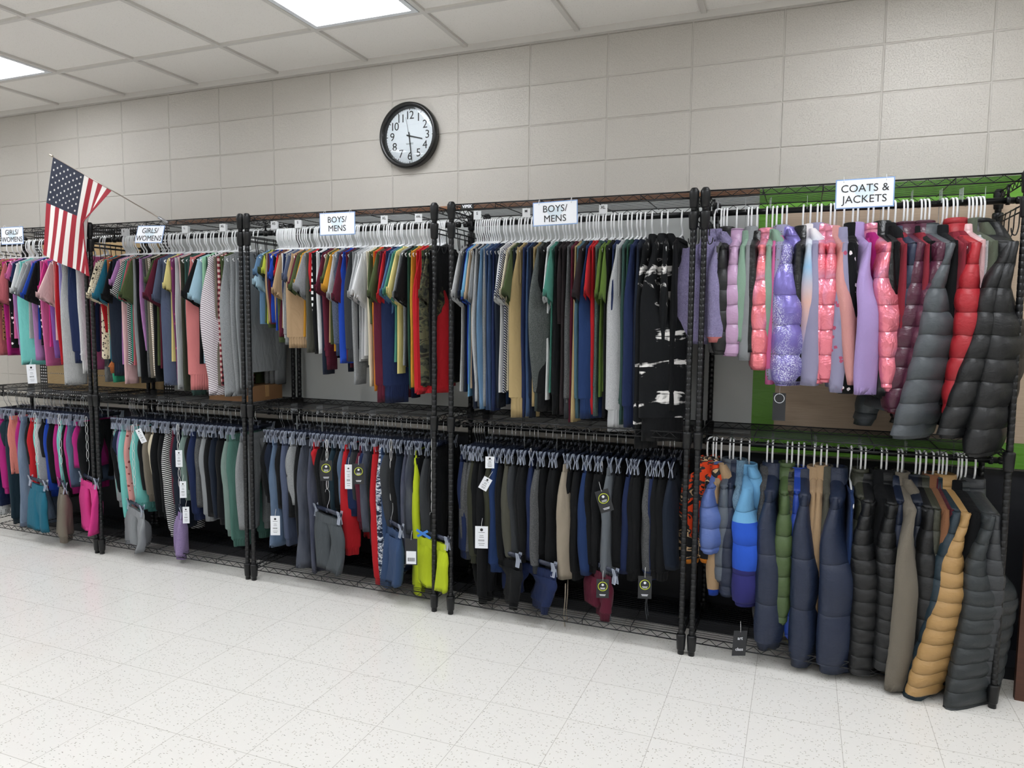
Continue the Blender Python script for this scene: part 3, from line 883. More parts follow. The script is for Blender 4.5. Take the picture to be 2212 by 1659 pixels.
'e': '''
0.990 0.537 0.170 -42 fl black camofleece v=1.0 cuff=orange
1.002 0.508 0.171 -2 fl black camofleece v=1.1 cuff=orange
1.014 0.452 0.205 -1 pf periwinkle puffer v=1.3
1.037 0.650 0.165 -3 fl tan fleece cuff=royal
1.073 0.584 0.190 -3 pf slategrey puffer v=1.2
1.087 0.643 0.173 0 pf midnight puffer v=1.2
1.118 0.288 0.173 1 fl skyblue sherpa v=.8
1.153 0.665 0.200 2 hp royal colorblock v=1.6 b=1.2
1.228 0.728 0.175 -2 fl black sherpa v=1.2
1.249 0.830 0.205 -0 pf midnight puffer2 v=1.4
1.308 0.718 0.205 -1 pf moss2 puffer v=1.1
1.327 0.812 0.176 1 pf charcoal camo
1.353 0.784 0.177 -0 pf royal puffer
1.374 0.880 0.210 3 pf midnight puffer2 v=1.3
1.416 0.695 0.178 -1 fl tan fleece
1.443 0.707 0.179 -3 fl tan fleece
1.463 0.647 0.179 1 fl greyolive fleece
1.507 0.877 0.215 -2 pf midnight puffer2 v=1.9
1.557 0.874 0.215 1 sw indigo plain v=1.2
1.594 0.570 0.181 0 pf darkolive puffer
1.610 0.868 0.220 2 pf black slim v=1.8
1.670 0.819 0.182 0 pf black plain
1.687 0.827 0.220 4 pf black slim v=1.7
1.731 0.732 0.183 -1 pf midnight puffer
1.743 0.890 0.250 6 fl taupe fleece l=-.03 v=1.8
1.795 0.905 0.184 -1 pf darknavy puffer
1.807 0.877 0.220 6 pf black puffer v=1.5
1.827 0.858 0.220 7 pf darkolive puffer
1.854 0.763 0.220 7 fl brown fleece v=1.2
1.873 0.691 0.210 7 fl burgundy fleece
1.885 0.962 0.225 9 pf darkteal puffer l=-.13 v=1.6
1.897 0.882 0.235 14 pf camel slim l=-.15 v=2.1
1.939 0.816 0.220 9 pf black plain
1.951 0.829 0.220 9 cf black plain
1.963 0.917 0.245 17 pf graphgreen slim l=-.09 v=2.6
1.996 0.834 0.230 12 pf charcoal slim
''',
}
# ---------------------------------------------------------------- hangers
def hanger_mesh(k=1.0, dz=0):
    m = MB(); r = .0038
    P = [(0, 0, -.088 - dz), (0, 0, -.070 - dz), (0, -.020, -.045 - dz * .8), (0, -.023, -.018), (0, -.0205, 0), (0, -.0145, .0135), (0, 0, .0182), (0, .0145, .0135), (0, .0205, -.001), (0, .021, -.012)]
    m.tube(curve_pts(P, 4), r, 7)
    h = .2 * k; d = .066 * k; y = -.088 - dz
    T = [(0, 0, y), (0, -h * .5, y - d * .48), (0, -h * .93, y - d * .92), (0, -h, y - d - .008), (0, -h * .96, y - d - .017), (0, -h * .85, y - d - .019),
         (0, h * .85, y - d - .019), (0, h * .96, y - d - .017), (0, h, y - d - .008), (0, h * .93, y - d * .92), (0, h * .5, y - d * .48)]
    m.tube(T, .0044, 7, closed=True)
    return newmesh('clothes_hanger', m.V, m.F, M_WHITE)
HANG = {k: hanger_mesh(k) for k in (.68, .76, .84, .92, 1.0, 1.08)}
HANGL = {k: hanger_mesh(k, .028) for k in HANG}
def clip_meshes(h):
    a = MB().tube(curve_pts([(0, 0, -.088), (0, 0, -.070), (0, -.012, -.052), (0, -.021, -.028), (0, -.0205, 0), (0, -.0145, .0135), (0, 0, .0168), (0, .0145, .0135), (0, .0205, -.002)], 4), .0016, 6)
    b = MB().box((-.004, -h, -.100), (.004, h, -.088)); b.box((-.0015, -h, -.106), (.0015, h, -.084)); b.lathe([(.009, -.106), (.009, -.084)], 10)
    c = MB()
    for sx in (-1, 1):
        c.add([(sx * .003, -.012, -.112), (sx * .003, .012, -.112), (sx * .009, .011, -.145), (sx * .009, -.011, -.145), (sx * .013, -.008, -.078), (sx * .013, .008, -.078)],
              [(0, 1, 2, 3), (0, 4, 5, 1)])
        c.tube([(sx * .009, -.011, -.145), (sx * .009, .011, -.145)], .002, 5); c.tube([(sx * .003, -.012, -.112), (sx * .013, -.008, -.078), (sx * .013, .008, -.078), (sx * .003, .012, -.112)], .0017, 5)
        c.tube([(sx * .003, -.012, -.112), (sx * .009, -.011, -.145)], .0018, 5); c.tube([(sx * .003, .012, -.112), (sx * .009, .011, -.145)], .0018, 5)
    c.tube([(-.006, 0, -.108), (0, 0, -.101), (.006, 0, -.108)], .0022, 5)
    return newmesh('hook', a.V, a.F, M_CHROME), newmesh('bar', b.V, b.F, M_BAR), newmesh('clip', c.V, c.F, M_CLIP, False)
CLIP = {.13: clip_meshes(.135), .15: clip_meshes(.155), .17: clip_meshes(.175)}

# ---------------------------------------------------------------- garments
def ring(cx, cs, cz, ws, wx, wz, a, b, N, fold=None, pw=.8):
    """flattened ring: width direction (wx, ws, wz) half-width a, thickness b across it (horizontal normal)."""
    nx, ns = ws, -wx; l = math.hypot(nx, ns) or 1; nx /= l; ns /= l
    out = []
    for k in range(N):
        t = 2 * PI * k / N; c, s = math.cos(t), math.sin(t)
        u = math.copysign(abs(c) ** pw, c) * a; v = math.copysign(abs(s) ** .8, s) * b
        if fold: v += fold(u, cz + wz * u)
        out.append((cx + wx * u + nx * v, -(cs + ws * u + ns * v), cz + wz * u))
    return out
def folds(amp, z0, z1, f, rnd):
    p1, p2, p3 = rnd.random() * 6, rnd.random() * 6, rnd.random() * 6
    def g(u, z):
        k = min(1, max(0, (z0 - z) / (z0 - z1 + 1e-6)))
        return amp * (.15 + .85 * k) * (math.sin(u * f + p1 + z * 3) + .6 * math.sin(u * f * 1.9 + p2 - z * 5) + .35 * math.sin(z * 17 + p3))
    return g
THK = dict(tee=(.006, .008), ls=(.0065, .010), ruf=(.0065, .012), sw=(.008, .013), two=(.008, .015), hd=(.010, .016), fl=(.016, .028), pf=(.022, .036), hp=(.024, .040), cf=(.016, .028))
DARK = {'black': 1}
def build_top(t, kind, col, pat, L, W, o, rnd, side):
    N = 18; th, sb = THK[kind]; coat = kind in ('fl', 'pf', 'hp', 'cf')
    sb *= float(o.get('b', 1)); v = float(o.get('v', 1)); ss = float(o.get('s', 1)); e = float(o.get('e', rnd.uniform(-.008, .012)))
    if coat and L > .75: th *= 1.3; sb *= 1.15
    m = fabric(col, pat); short = kind == 'tee'
    quilt = QUILT.get(pat, 0) if kind in ('pf', 'hp') else 0
    if short: torso = rnd.uniform(.92, 1.0) * t['Lt']; send = min(L, .40 + .02 * ss)
    else: torso = L * rnd.uniform(.84, .93); send = L
    if coat: torso = L * rnd.uniform(.86, .96)
    q = (lambda z: .84 + .22 * abs(math.sin(PI * z / quilt)) ** .5) if quilt else (lambda z: 1)
    lean = float(o.get('l', 0))
    # torso
    nw = W * .60 if not coat else .052; R = []; dz = .028 if t['long'] else 0
    arm = lambda s_: -.088 - dz - .33 * s_ + (.012 if not coat else .016)
    zt = arm(nw); tipz = arm(W)
    fg = folds(.0030 if not coat else .004, -.2, -torso, 45, rnd)
    ns = 5
    for k in range(ns + 1):
        f = k / ns; hw = nw + (W - .012 - nw) * f; z = zt + (tipz - zt) * f
        R.append(ring(0, 0, z, 1, 0, 0, hw, th * (.9 + .5 * f), N))
    n = max(8, int((torso + tipz) / (.035 if not quilt else quilt / 5)))
    for k in range(1, n + 1):
        z = tipz + (-torso - tipz) * k / n; f = k / n
        hw = (W - .035 if coat or not short else W - .03) + .01 * f + (.012 if kind in ('sw', 'two') and f > .95 else 0)
        R.append(ring(lean * .9 * f ** 1.2 * torso / L, 0, z, 1, 0, 0, hw + .02 * max(0, 1 - f * 8), th * (1.3 + .5 * f) * q(z), N, fg))
    MB().loft(R).build('torso', m, t)
    # collar
    if coat:
        c = MB(); hc = rnd.uniform(.030, .055) if kind != 'cf' else .028
        c.loft([ring(0, 0, zt - .02, 1, 0, 0, nw + .02, th + .012, 16), ring(0, 0, zt, 1, 0, 0, nw + .004, th + .016, 16), ring(0, .006, zt + hc, 1, 0, 0, nw - .006, th + .012, 16),
                ring(0, .006, zt + hc + .003, 1, 0, 0, nw - .012, th + .005, 16), ring(0, 0, zt - .01, 1, 0, 0, nw - .008, th + .004, 16)]).build('collar', m, t)
    else:
        c = MB(); c.loft([ring(0, 0, zt - .010, 1, 0, 0, nw + .007, th + .0045, 16), ring(0, 0, zt + .006, 1, 0, 0, nw - .002, th + .004, 16), ring(0, 0, zt + .005, 1, 0, 0, nw - .006, th + .001, 16), ring(0, 0, zt - .010, 1, 0, 0, nw, th + .001, 16)])
        c.build('collar', fabric(col if kind != 'tee' or rnd.random() < .8 else rnd.choice(['navy', 'grey', 'black']), 'rib' if pat in ('plain', 'heather') else pat), t)
    # sleeves
    for sd in (1, -1):
        a0 = (.078 if not coat else .085) * ss; a1 = (.072 if short else (.047 if not coat else .055)) * (ss if short else 1)
        tw = 0; xo = rnd.uniform(-.004, .004)
        if sd == 1 and not short: a0 *= 1 + (v - 1) * .35; a1 *= v
        if short: ang = math.radians(rnd.uniform(62, 74)); 
        else: ang = math.radians(84)
        tx, tz = math.cos(ang), math.sin(ang)
        c0 = Vector((0, W - .004 - a0 * tz, tipz - .006 - a0 * tx)); ln = (send + c0.z - (a1 * tx)) / tz if short else send + c0.z
        if short: ln = max(.10, ln)
        if sd == 1 and v > 1.25: tw = side * math.radians(min(62, 22 + 30 * (v - 1)))
        nS = 9 if short else (16 if not quilt else max(16, int(ln / (quilt / 6)))); R = []
        fs = folds(.0035 if not coat else .004, c0.z, c0.z - ln, 60, rnd) if sd == 1 else None
        NN = 16 if sd == 1 else 10; nS = nS if sd == 1 else max(6, nS // 2)
        sway = rnd.uniform(-.012, .012)
        for k in range(nS + 1):
            f = k / nS; g = min(1, f * 2.2); g = g * g * (3 - 2 * g)
            if short: cs = c0.y + tx * ln * f; cz = c0.z - tz * ln * f; wa = PI / 2 - ang
            else:
                # hangs from the shoulder tip, outer edge staying near the tip line
                wa = (PI / 2 - ang) * 2.2 * (1 - g); cz = c0.z - ln * f
                cs = c0.y + (.012 + .01 * (coat)) * g + e * math.sin(PI * min(1, f * 1.15)) + sway * f
            a = a0 + (a1 - a0) * (f ** .8) ; psi = tw * g
            if kind == 'ruf' and f > .93: a *= 1.7
            b = sb * (.45 + .75 * min(1, f * 3)) * q(cz)
            if coat: b *= 1.0 - .25 * max(0, f - .85) / .15
            xx = xo + a * math.sin(psi) * .55 * g + lean * f ** 1.2; cs2 = cs + (a * .35 * g * (1 - math.cos(psi)) if tw else 0) + (.014 * g * v if tw else 0)
            R.append(ring(xx, cs2, cz, math.cos(wa) * math.cos(psi) * -1, math.cos(wa) * math.sin(psi), -math.sin(wa), a, b, NN, fs))
        if sd == -1: R = [[(x, -y, z) for x, y, z in r] for r in R]
        cut = None
        mm = m
        if kind == 'two': mm = m
        cufflen = 0
        if kind in ('sw', 'two', 'hd') and not short: cufflen = 2
        if o.get('cuff') or kind == 'ruf' or (coat and quilt): cufflen = 1
        if cufflen:
            body, cf = R[:len(R) - cufflen], R[len(R) - cufflen - 1:]
            slv = MB().loft(body).build('sleeve', mm, t)
            def shrink(r, q_): 
                cxm = sum(p[0] for p in r) / len(r); cym = sum(p[1] for p in r) / len(r)
                return [(cxm + (p[0] - cxm) * q_, cym + (p[1] - cym) * q_, p[2]) for p in r]
            cl = o.get('cuff', col); cp = 'rib' if kind in ('sw', 'two', 'hd') and pat in ('plain', 'heather', 'tiedye') else ('plain' if o.get('cuff') else pat)
            rr = [cf[0]] + [shrink(r, .88 if kind in ('sw', 'two', 'hd') else .84) for r in cf[1:]]
            rr = [shrink(cf[0], 1.0), shrink([(p[0], p[1], p[2] - .008) for p in cf[0]], .86)] + rr[1:]
            rr += [shrink([(p[0], p[1], p[2] + .02) for p in rr[-1]], .8)]
            MB().loft(rr).build('cuff', fabric(cl, cp), slv)
        else:
            last = [(sum(p[0] for p in R[-1]) / NN + (p[0] - sum(q_[0] for q_ in R[-1]) / NN) * .8, p[1], p[2] + .03) for p in R[-1]]
            R.append(last); slv = MB().loft(R).build('sleeve', mm, t)
    if kind in ('hd', 'hp') or (kind == 'fl' and rnd.random() < .45):
        sx = -side if side > 0 else 1
        sx = 1 if side > 0 else -1
        h = MB(); R = []; big = 1.0 if kind != 'fl' else .8
        if v > 2: big = 1.25
        for k in range(11):
            f = k / 10; z = zt + .03 - (.27 * big) * f
            wd = .085 * big * math.sin(PI * (f * .80 + .16)) ** .7; dp = .040 * big * math.sin(PI * (f * .85 + .1)) + .004
            R.append(ring(sx * (.012 + .035 * math.sin(PI * f * .8)), .045 + .03 * f, z, 1, 0, 0, max(.004, wd * (1 - .55 * f * f)), dp, 14, folds(.004, 0, -.3, 50, rnd)))
        h.loft(R, False, True).build('hood', m, t)
    if coat and kind != 'cf':
        z = MB()
        z.tube([(.0, -(nw - .055) + .0, zt + .02), (th * 1.5 + .004, -.0, zt - .08), (th * 1.6 + .004, 0, -torso + .02)], .0022, 5)
        z.build('zipper', M_INK, t)

def build_pants(t, kind, col, pat, L, W, o, rnd, side):
    m = fabric(col, pat); v = float(o.get('v', 1)); N = 16; top = -.122
    wb = MB(); fb = folds(.006, 0, -.2, 70, rnd)
    wb.loft([ring(0, 0, top, 1, 0, 0, W, .007, 22, fb), ring(0, 0, top - .02, 1, 0, 0, W + .002, .010, 22, fb), ring(0, 0, top - .04, 1, 0, 0, W + .002, .010, 22, fb)])
    wb.build('waistband', fabric(col, 'rib') if kind == 'jog' and pat in ('plain', 'heather') else m, t)
    endw = {'jog': .058, 'jea': .075, 'sho': .085, 'sw_': .06}[kind]
    for sd in (1, -1):
        R = []; n = 14 if kind != 'sho' else 8; ff = folds(.0105, top, -L, 55, rnd); off = rnd.uniform(-.006, .006)
        tw = side * math.radians(rnd.uniform(5, 25) + 18 * (v - 1)) if sd == 1 else 0
        a_end = endw * (v if sd == 1 else 1); curl = rnd.uniform(.005, .02)
        for k in range(n + 1):
            f = k / n; z = top - .036 + (-L - top + .036) * f; a = (W * .5 + .004) * (1 - f) ** 1.0 + a_end * (1 - (1 - f) ** 1.0)
            a = a * (1 + .12 * math.sin(PI * min(1, f * 2)))
            cs = sd * (W * .5 * (1 - f) + (W - a_end * .9) * f * .9) + curl * math.sin(f * PI) * sd
            if kind == 'jea' and v > 1.1 and f > .7: a *= 1 + (f - .7)
            psi = tw * min(1, f * 3); b = .010 + .012 * min(1, f * 4) + (.006 if kind == 'jog' else 0)
            R.append(ring(off * f + a * math.sin(psi) * .4, cs, z, -math.cos(psi), math.sin(psi), 0, a, b, N if sd == 1 else 10, ff))
        if kind == 'jog' and rnd.random() < .75:
            e = R[-1]; cx = sum(p[0] for p in e) / len(e); cy = sum(p[1] for p in e) / len(e)
            cf = [[(cx + (p[0] - cx) * s_, cy + (p[1] - cy) * s_, p[2] - dz) for p in e] for s_, dz in ((1, 0), (.82, .012), (.8, .045), (.62, .046))]
            leg = MB().loft(R).build('leg', m, t); MB().loft(cf).build('cuff', fabric(col, 'rib') if pat in ('plain', 'heather') else m, leg)
        else:
            R.append([(p[0] * .8, p[1], p[2] + .025) for p in R[-1]]); MB().loft(R).build('leg', m, t)
    if o.get('ds'):
        d = MB()
        for s_ in (.6, .85):
            y = -W * s_; z0 = -L - .02; P = [(.008, y, z0), (.012, y - .02, z0 - .09), (.0, y + .012, z0 - .2), (.012, y - .012, z0 - .27)]
            if L < .75: P = [(a_, b_, z0 + (c_ - z0) * .75) for a_, b_, c_ in P]
            d.tube(curve_pts(P, 5), .0028, 5)
        d.build('drawstring', fabric(col), t)

KW = dict(tee=('t_shirt', 'T-shirt', 'shirt'), ls=('long_sleeve_shirt', 'long-sleeve shirt', 'shirt'), ruf=('blouse', 'blouse with flared cuffs', 'shirt'),
          sw=('sweatshirt', 'sweatshirt', 'sweatshirt'), two=('sweatshirt', 'puffy-sleeve sweatshirt', 'sweatshirt'), hd=('hoodie', 'hoodie', 'hoodie'),
          fl=('fleece_jacket', 'fleece jacket', 'jacket'), pf=('puffer_jacket', 'jacket', 'jacket'), hp=('hooded_jacket', 'hooded jacket', 'jacket'), cf=('coat', 'coat', 'coat'),
          jog=('jogger_pants', 'joggers', 'pants'), jea=('jeans', 'jeans', 'pants'), sho=('shorts', 'shorts', 'shorts'), sw_=('sweatpants', 'sweatpants', 'pants'))
PLACE = dict(A='upper rail, leftmost rack', B='upper rail, second rack', C='upper rail, middle rack', D='upper rail, fourth rack', E='upper rail, rightmost rack',
             a='lower rail, leftmost rack', b='lower rail, second rack', c='lower rail, middle rack', d='lower rail, fourth rack', e='lower rail, rightmost rack')
ORD = 'first second third fourth fifth sixth seventh eighth ninth tenth eleventh twelfth thirteenth fourteenth fifteenth sixteenth seventeenth eighteenth nineteenth twentieth'.split()
used = set()
def desc(kind, col, pat):
    cw = WORD.get(col, col); pw = PWORD.get(pat, '')
    if pat in ('camofleece',): cw = ''
    if pat == 'puffer': pw = 'puffer'
    if kind == 'jea' and pat == 'denim': pw = 'denim' if col != 'darkdenim' else 'denim'
    return ' '.join(x for x in (cw, pw, KW[kind][1]) if x)
for bay, rows in ROWS.items():
    R = [r.split() for r in rows.strip().splitlines()]
    ds = [desc(r[4], r[5], r[6]) for r in R]; cnt = {}; n = len(R)
    tot = {d: ds.count(d) for d in ds}
    zr = 1.905 if bay.isupper() else .905
    for i, r in enumerate(R):
        x, L, W, ya = map(float, r[:4]); kind, col, pat = r[4:7]; o = dict(k.split('=') for k in r[7:])
        d = ds[i]; cnt[d] = cnt.get(d, 0) + 1; pl = PLACE[bay]
        if tot[d] == 1: core = d
        else: core = '%s %s from left' % (ORD[cnt[d] - 1], d)
        if tot[d] > 1 and i > 0 and ds[i - 1] != d and len(('%s right of %s, %s' % (d, ds[i - 1], pl)).split()) <= 15:
            lab = '%s right of %s, %s' % (d, ds[i - 1], pl)
            if lab in used: lab = '%s, %s' % (core, pl)
        else: lab = '%s, %s' % (core, pl)
        used.add(lab)
        rnd = random.Random(i * 31 + ord(bay) * 7)
        if not bay.isupper() and bay != 'e': ya += rnd.uniform(-5, 5)
        side = 1
        upper = bay.isupper(); pants = kind in ('jog', 'jea', 'sho', 'sw_')
        g = thing(KW[kind][0], (x, -.29, zr), math.radians(ya), lab, KW[kind][2], '%s on the %s' % ('clothes', pl.replace(', ', ' of the ')))
        g['long'] = bay in 'Ee'
        g['Lt'] = {'A': .66, 'B': .78, 'C': .50 + .30 * i / n, 'D': .84}.get(bay, .8)
        if pants: build_pants(g, kind, col, pat, L, W, o, rnd, side)
        else: build_top(g, kind, col, pat, L, W, o, rnd, side)
        del g['Lt']; del g['long']
        if pants:
            k = min(CLIP, key=lambda q_: abs(q_ - W)); hk, br, cl = CLIP[k]
            h = thing('clip_hanger', (x, -.29, zr), math.radians(ya), 'clear clip hanger of the %s, %s' % (core, pl), 'hanger', 'clear clip hangers on the ' + pl.replace(', ', ' of the '))
            obj('hook', hk, h); obj('bar', br, h)
            for y in (-k + .012, k - .012): obj('clip', cl, h).location = (0, y, 0)
        else:
            k = min(HANG, key=lambda q_: abs(q_ * .2 + .022 - W)); h = obj('clothes_hanger', (HANGL if bay in 'Ee' else HANG)[k]); h.location = (x, -.29, zr); h.rotation_euler = (0, 0, math.radians(ya))
            tag(h, 'white plastic hanger of the %s, %s' % (core, pl), 'hanger', 'white plastic hangers on the ' + pl.replace(', ', ' of the '))
# ---------------------------------------------------------------- signs
def sign(x0, x1, z0, z1, lines, size, label, tilt=0, lean=0, y=-.512):
    w_, h_ = x1 - x0, z1 - z0
    t = thing('rack_sign', ((x0 + x1) / 2, y, (z0 + z1) / 2), 0, label, 'sign', 'printed signs hanging on the racks'); t.rotation_euler = (lean, tilt, 0)
    MB().box((-w_ / 2, -.0008, -h_ / 2), (w_ / 2, .0008, h_ / 2)).build('sleeve_edge', M_EDGE, t, False)
    c = MB().box((-w_ / 2 + .004, -.0016, -h_ / 2 + .004), (w_ / 2 - .004, .0012, h_ / 2 - .004)).build('card', M_PAPER, t, False)
    lg = MB(); P = []
    for k in range(40):
        a = 2 * PI * k / 40; P.append((.0023 * 16 * math.sin(a) ** 3, -.0018, .0023 * (13 * math.cos(a) - 5 * math.cos(2 * a) - 2 * math.cos(3 * a) - math.cos(4 * a)) + .003))
    lg.add(P, [tuple(range(39, -1, -1))]); lg.build('heart_print', M_LOGO, c, False)
    n = len(lines)
    for i, l in enumerate(lines):
        text_obj('lettering', l, size, M_INK, c, (0, -.0024, (n - 1) * size * .5 - i * size * 1.02 - .002), bold=0)
    m = MB()
    for x in (-w_ * .36, w_ * .36):
        m.lathe([(.0022, .0018), (.0022, .003)], 8, (x, 0, h_ / 2 - .010), 'y'); m.tube(curve_pts([(x, -.003, h_ / 2 - .012), (x, -.004, h_ / 2 + .004), (x, .008, h_ / 2 + .012), (x, .01, h_ / 2)], 4), .0009, 5)
    m.build('tie', M_CORD, t); return t
sign(-3.30, -3.10, 1.873, 1.979, ['GIRLS/', 'WOMENS'], .043, 'GIRLS/WOMENS sign at the far left of the photo')
sign(-2.155, -1.955, 1.842, 1.944, ['GIRLS/', 'WOMENS'], .043, 'tilted GIRLS/WOMENS sign below the flag pole', .03, -.25, -.525)
sign(-.928, -.719, 1.849, 1.960, ['BOYS/', 'MENS'], .042, 'BOYS/MENS sign on the middle rack below the clock')
sign(.211, .418, 1.853, 1.957, ['BOYS/', 'MENS'], .042, 'BOYS/MENS sign on the fourth rack, right of the clock', -.02)
sign(1.444, 1.646, 1.870, 1.980, ['COATS &', 'JACKETS'], .040, 'COATS & JACKETS sign on the rightmost rack', -.01)

# ---------------------------------------------------------------- size dividers
def divider(x, txt, up_, k=0):
    z = 1.905 if up_ else .905; mat = M_DIV if txt else M_CLEAR
    if txt: lab = 'white size divider marked %s on the %s' % (txt, k)
    else: lab = 'clear size divider on the %s' % k
    t = thing('size_divider', (x, -.29, z), random.uniform(-.2, .2) if not txt else .15, lab, 'divider', 'size dividers on the ' + k)
    P = [(-.022, .028 if not txt else .062), (.022, .028 if not txt else .062), (.022, -.02), (.0135, -.02)]
    A = [(.0135 * math.cos(a), .0135 * math.sin(a)) for a in [PI * q_ / 8 for q_ in range(0, 9)]]
    P = [(-.024, .062 if txt else .055), (.024, .062 if txt else .055), (.024, -.11 if not up_ else -.085), (.0145, -.11 if not up_ else -.085)] + [(a, b) for a, b in A] + [(-.024, 0)]
    V = [(-.0008, a, b) for a, b in P] + [(.0008, a, b) for a, b in P]; n = len(P)
    F = [tuple(range(n)), tuple(range(2 * n - 1, n - 1, -1))] + [(i, i + n, (i + 1) % n + n, (i + 1) % n) for i in range(n)]
    if txt:
        q = MB().box((-.018, -.024, .018), (.020, -.0225, .060)).build('face_plate', mat, t, False)
        text_obj('lettering', txt, .018 if len(txt) < 3 else .013, M_INK, q, (0, -.0248, .046), bold=.0003)
    MB().add(V, F).build('plate', mat, t, False)
for x, s_, k in [(-3.14, 'M', 0), (-2.50, 'S', 1), (-2.02, 'L', 1), (-1.74, 'XL', 1), (-1.38, 'XS', 2), (-1.22, 'S', 2), (-.68, 'XL', 2), (-.48, 'XXL', 2), (-.155, 'S', 3), (.10, 'M', 3), (.475, 'XL', 3)]:
    divider(x, s_, True, ['upper rail, leftmost rack', 'upper rail, second rack', 'upper rail, middle rack', 'upper rail, fourth rack'][k])
for x in (.985, 1.10, 1.20, 1.345, 1.46, 1.545, 1.62, 1.73, 1.83, 1.90, 1.98): divider(x, '', True, 'upper rail, rightmost rack')
for b0, k in ((RACKX[0], 'leftmost'), (RACKX[1], 'second'), (RACKX[2], 'middle'), (RACKX[3], 'fourth'), (RACKX[4], 'rightmost')):
    for q in range(6): divider(b0 + .12 + q * .17, '', False, 'lower rail, %s rack' % k)

# ---------------------------------------------------------------- flag
def make_flag():
    base, tip = Vector((-1.945, -.50, 1.955)), Vector((-2.78, -.56, 2.375))
    t = thing('flag_pole', base, 0, 'thin metal pole leaning out from the second rack, carrying the flag', 'pole')
    d = tip - base
    MB().tube([(0, 0, 0), d * .97], .0032, 8).build('shaft', simple('pole_metal', '8d8379', .35, .6), t)
    MB().tube([(0, 0, 0), d * .075], .0075, 10).build('socket', simple('socket_metal', '8f9093', .35, .7), t)
    MB().tube([d * .965, d * .972, d * .995, d], [.0045, .006, .005, .002], 10).build('finial', simple('finial_metal', '9c9282', .3, .7), t)
    f = thing('flag', base + d * .97, 0, 'United States flag hanging from the thin pole at left', 'flag')
    o0 = base + d * .97
    # hoist points along the pole (a: 0 at tip .. 1), edges given in metres on the wall-parallel plane
    def hoist(a): return base + d * (.965 - .505 * a)
    A = [0, 7 / 13, 10 / 13, 1]
    bot = [Vector((-2.880, -.56, 1.800)), Vector((-2.640, -.555, 1.715)), Vector((-2.56, -.56, 1.69)), Vector((-2.482, -.56, 1.665))]
    mid = [Vector((-2.822, -.565, 2.085)), Vector((-2.572, -.56, 2.000)), Vector((-2.51, -.54, 1.99)), Vector((-2.482, -.60, 1.965))]
    def lerp(P, a):
        for i in range(len(A) - 1):
            if a <= A[i + 1] + 1e-9:
                f_ = (a - A[i]) / (A[i + 1] - A[i]); return P[i].lerp(P[i + 1], f_)
        return P[-1]
    def S_(a, b):
        p0, p1, p2 = hoist(a), lerp(mid, a), lerp(bot, a)
        if b < .42: p = p0.lerp(p1, b / .42)
        else: p = p1.lerp(p2, (b - .42) / .58)
        q_ = (1 - abs(b - .42) / .58) * .0
        p = p + Vector((0, 1, 0)) * (.010 * math.sin(a * 9 + b * 2) * b + .020 * max(0, a - .54) * math.sin(a * 38) * min(1, b * 3))
        return p - o0
    red, white, blue = simple('flag_red', '9a1e2e', .8), simple('flag_white', 'e3dfdb', .8), simple('flag_blue', '1b2235', .8)
    nb = 30; V = []; F = []; MI = []; na = 13 * 4
    for i in range(na + 1):
        for j in range(nb + 1): V.append(S_(i / na, j / nb))
    for i in range(na):
        for j in range(nb):
            a = i * (nb + 1) + j; F.append((a, a + 1, a + nb + 2, a + nb + 1)); s_ = i // 4
            MI.append(2 if (s_ < 7 and (j + .5) / nb < .40) else (0 if s_ % 2 == 0 else 1))
    me = newmesh('cloth', V, F, red); me.materials.append(white); me.materials.append(blue)
    for p, mi in zip(me.polygons, MI): p.material_index = mi
    c = obj('cloth', me, f)
    st = MB()
    for r in range(9):
        for q in range(6 if r % 2 == 0 else 5):
            a = (r + .8) / 9.6 * 7 / 13; b = .40 * ((q + .6 + (0 if r % 2 == 0 else .5)) / 6.2)
            o = S_(a, b); ea = (S_(a + .01, b) - o).normalized(); eb = (S_(a, b + .01) - o).normalized(); nrm = ea.cross(eb).normalized()
            if nrm.y > 0: nrm = -nrm
            P = []
            for k in range(10):
                rr = .0085 if k % 2 == 0 else .0034; an = PI / 2 + k * PI / 5
                ex = eb.cross(nrm)
                P.append(o + nrm * .0012 + (ex * math.cos(an) - eb * math.sin(an)) * rr)
            st.add(P, [tuple(range(10))])
    st.build('stars', white, c, False)
make_flag()

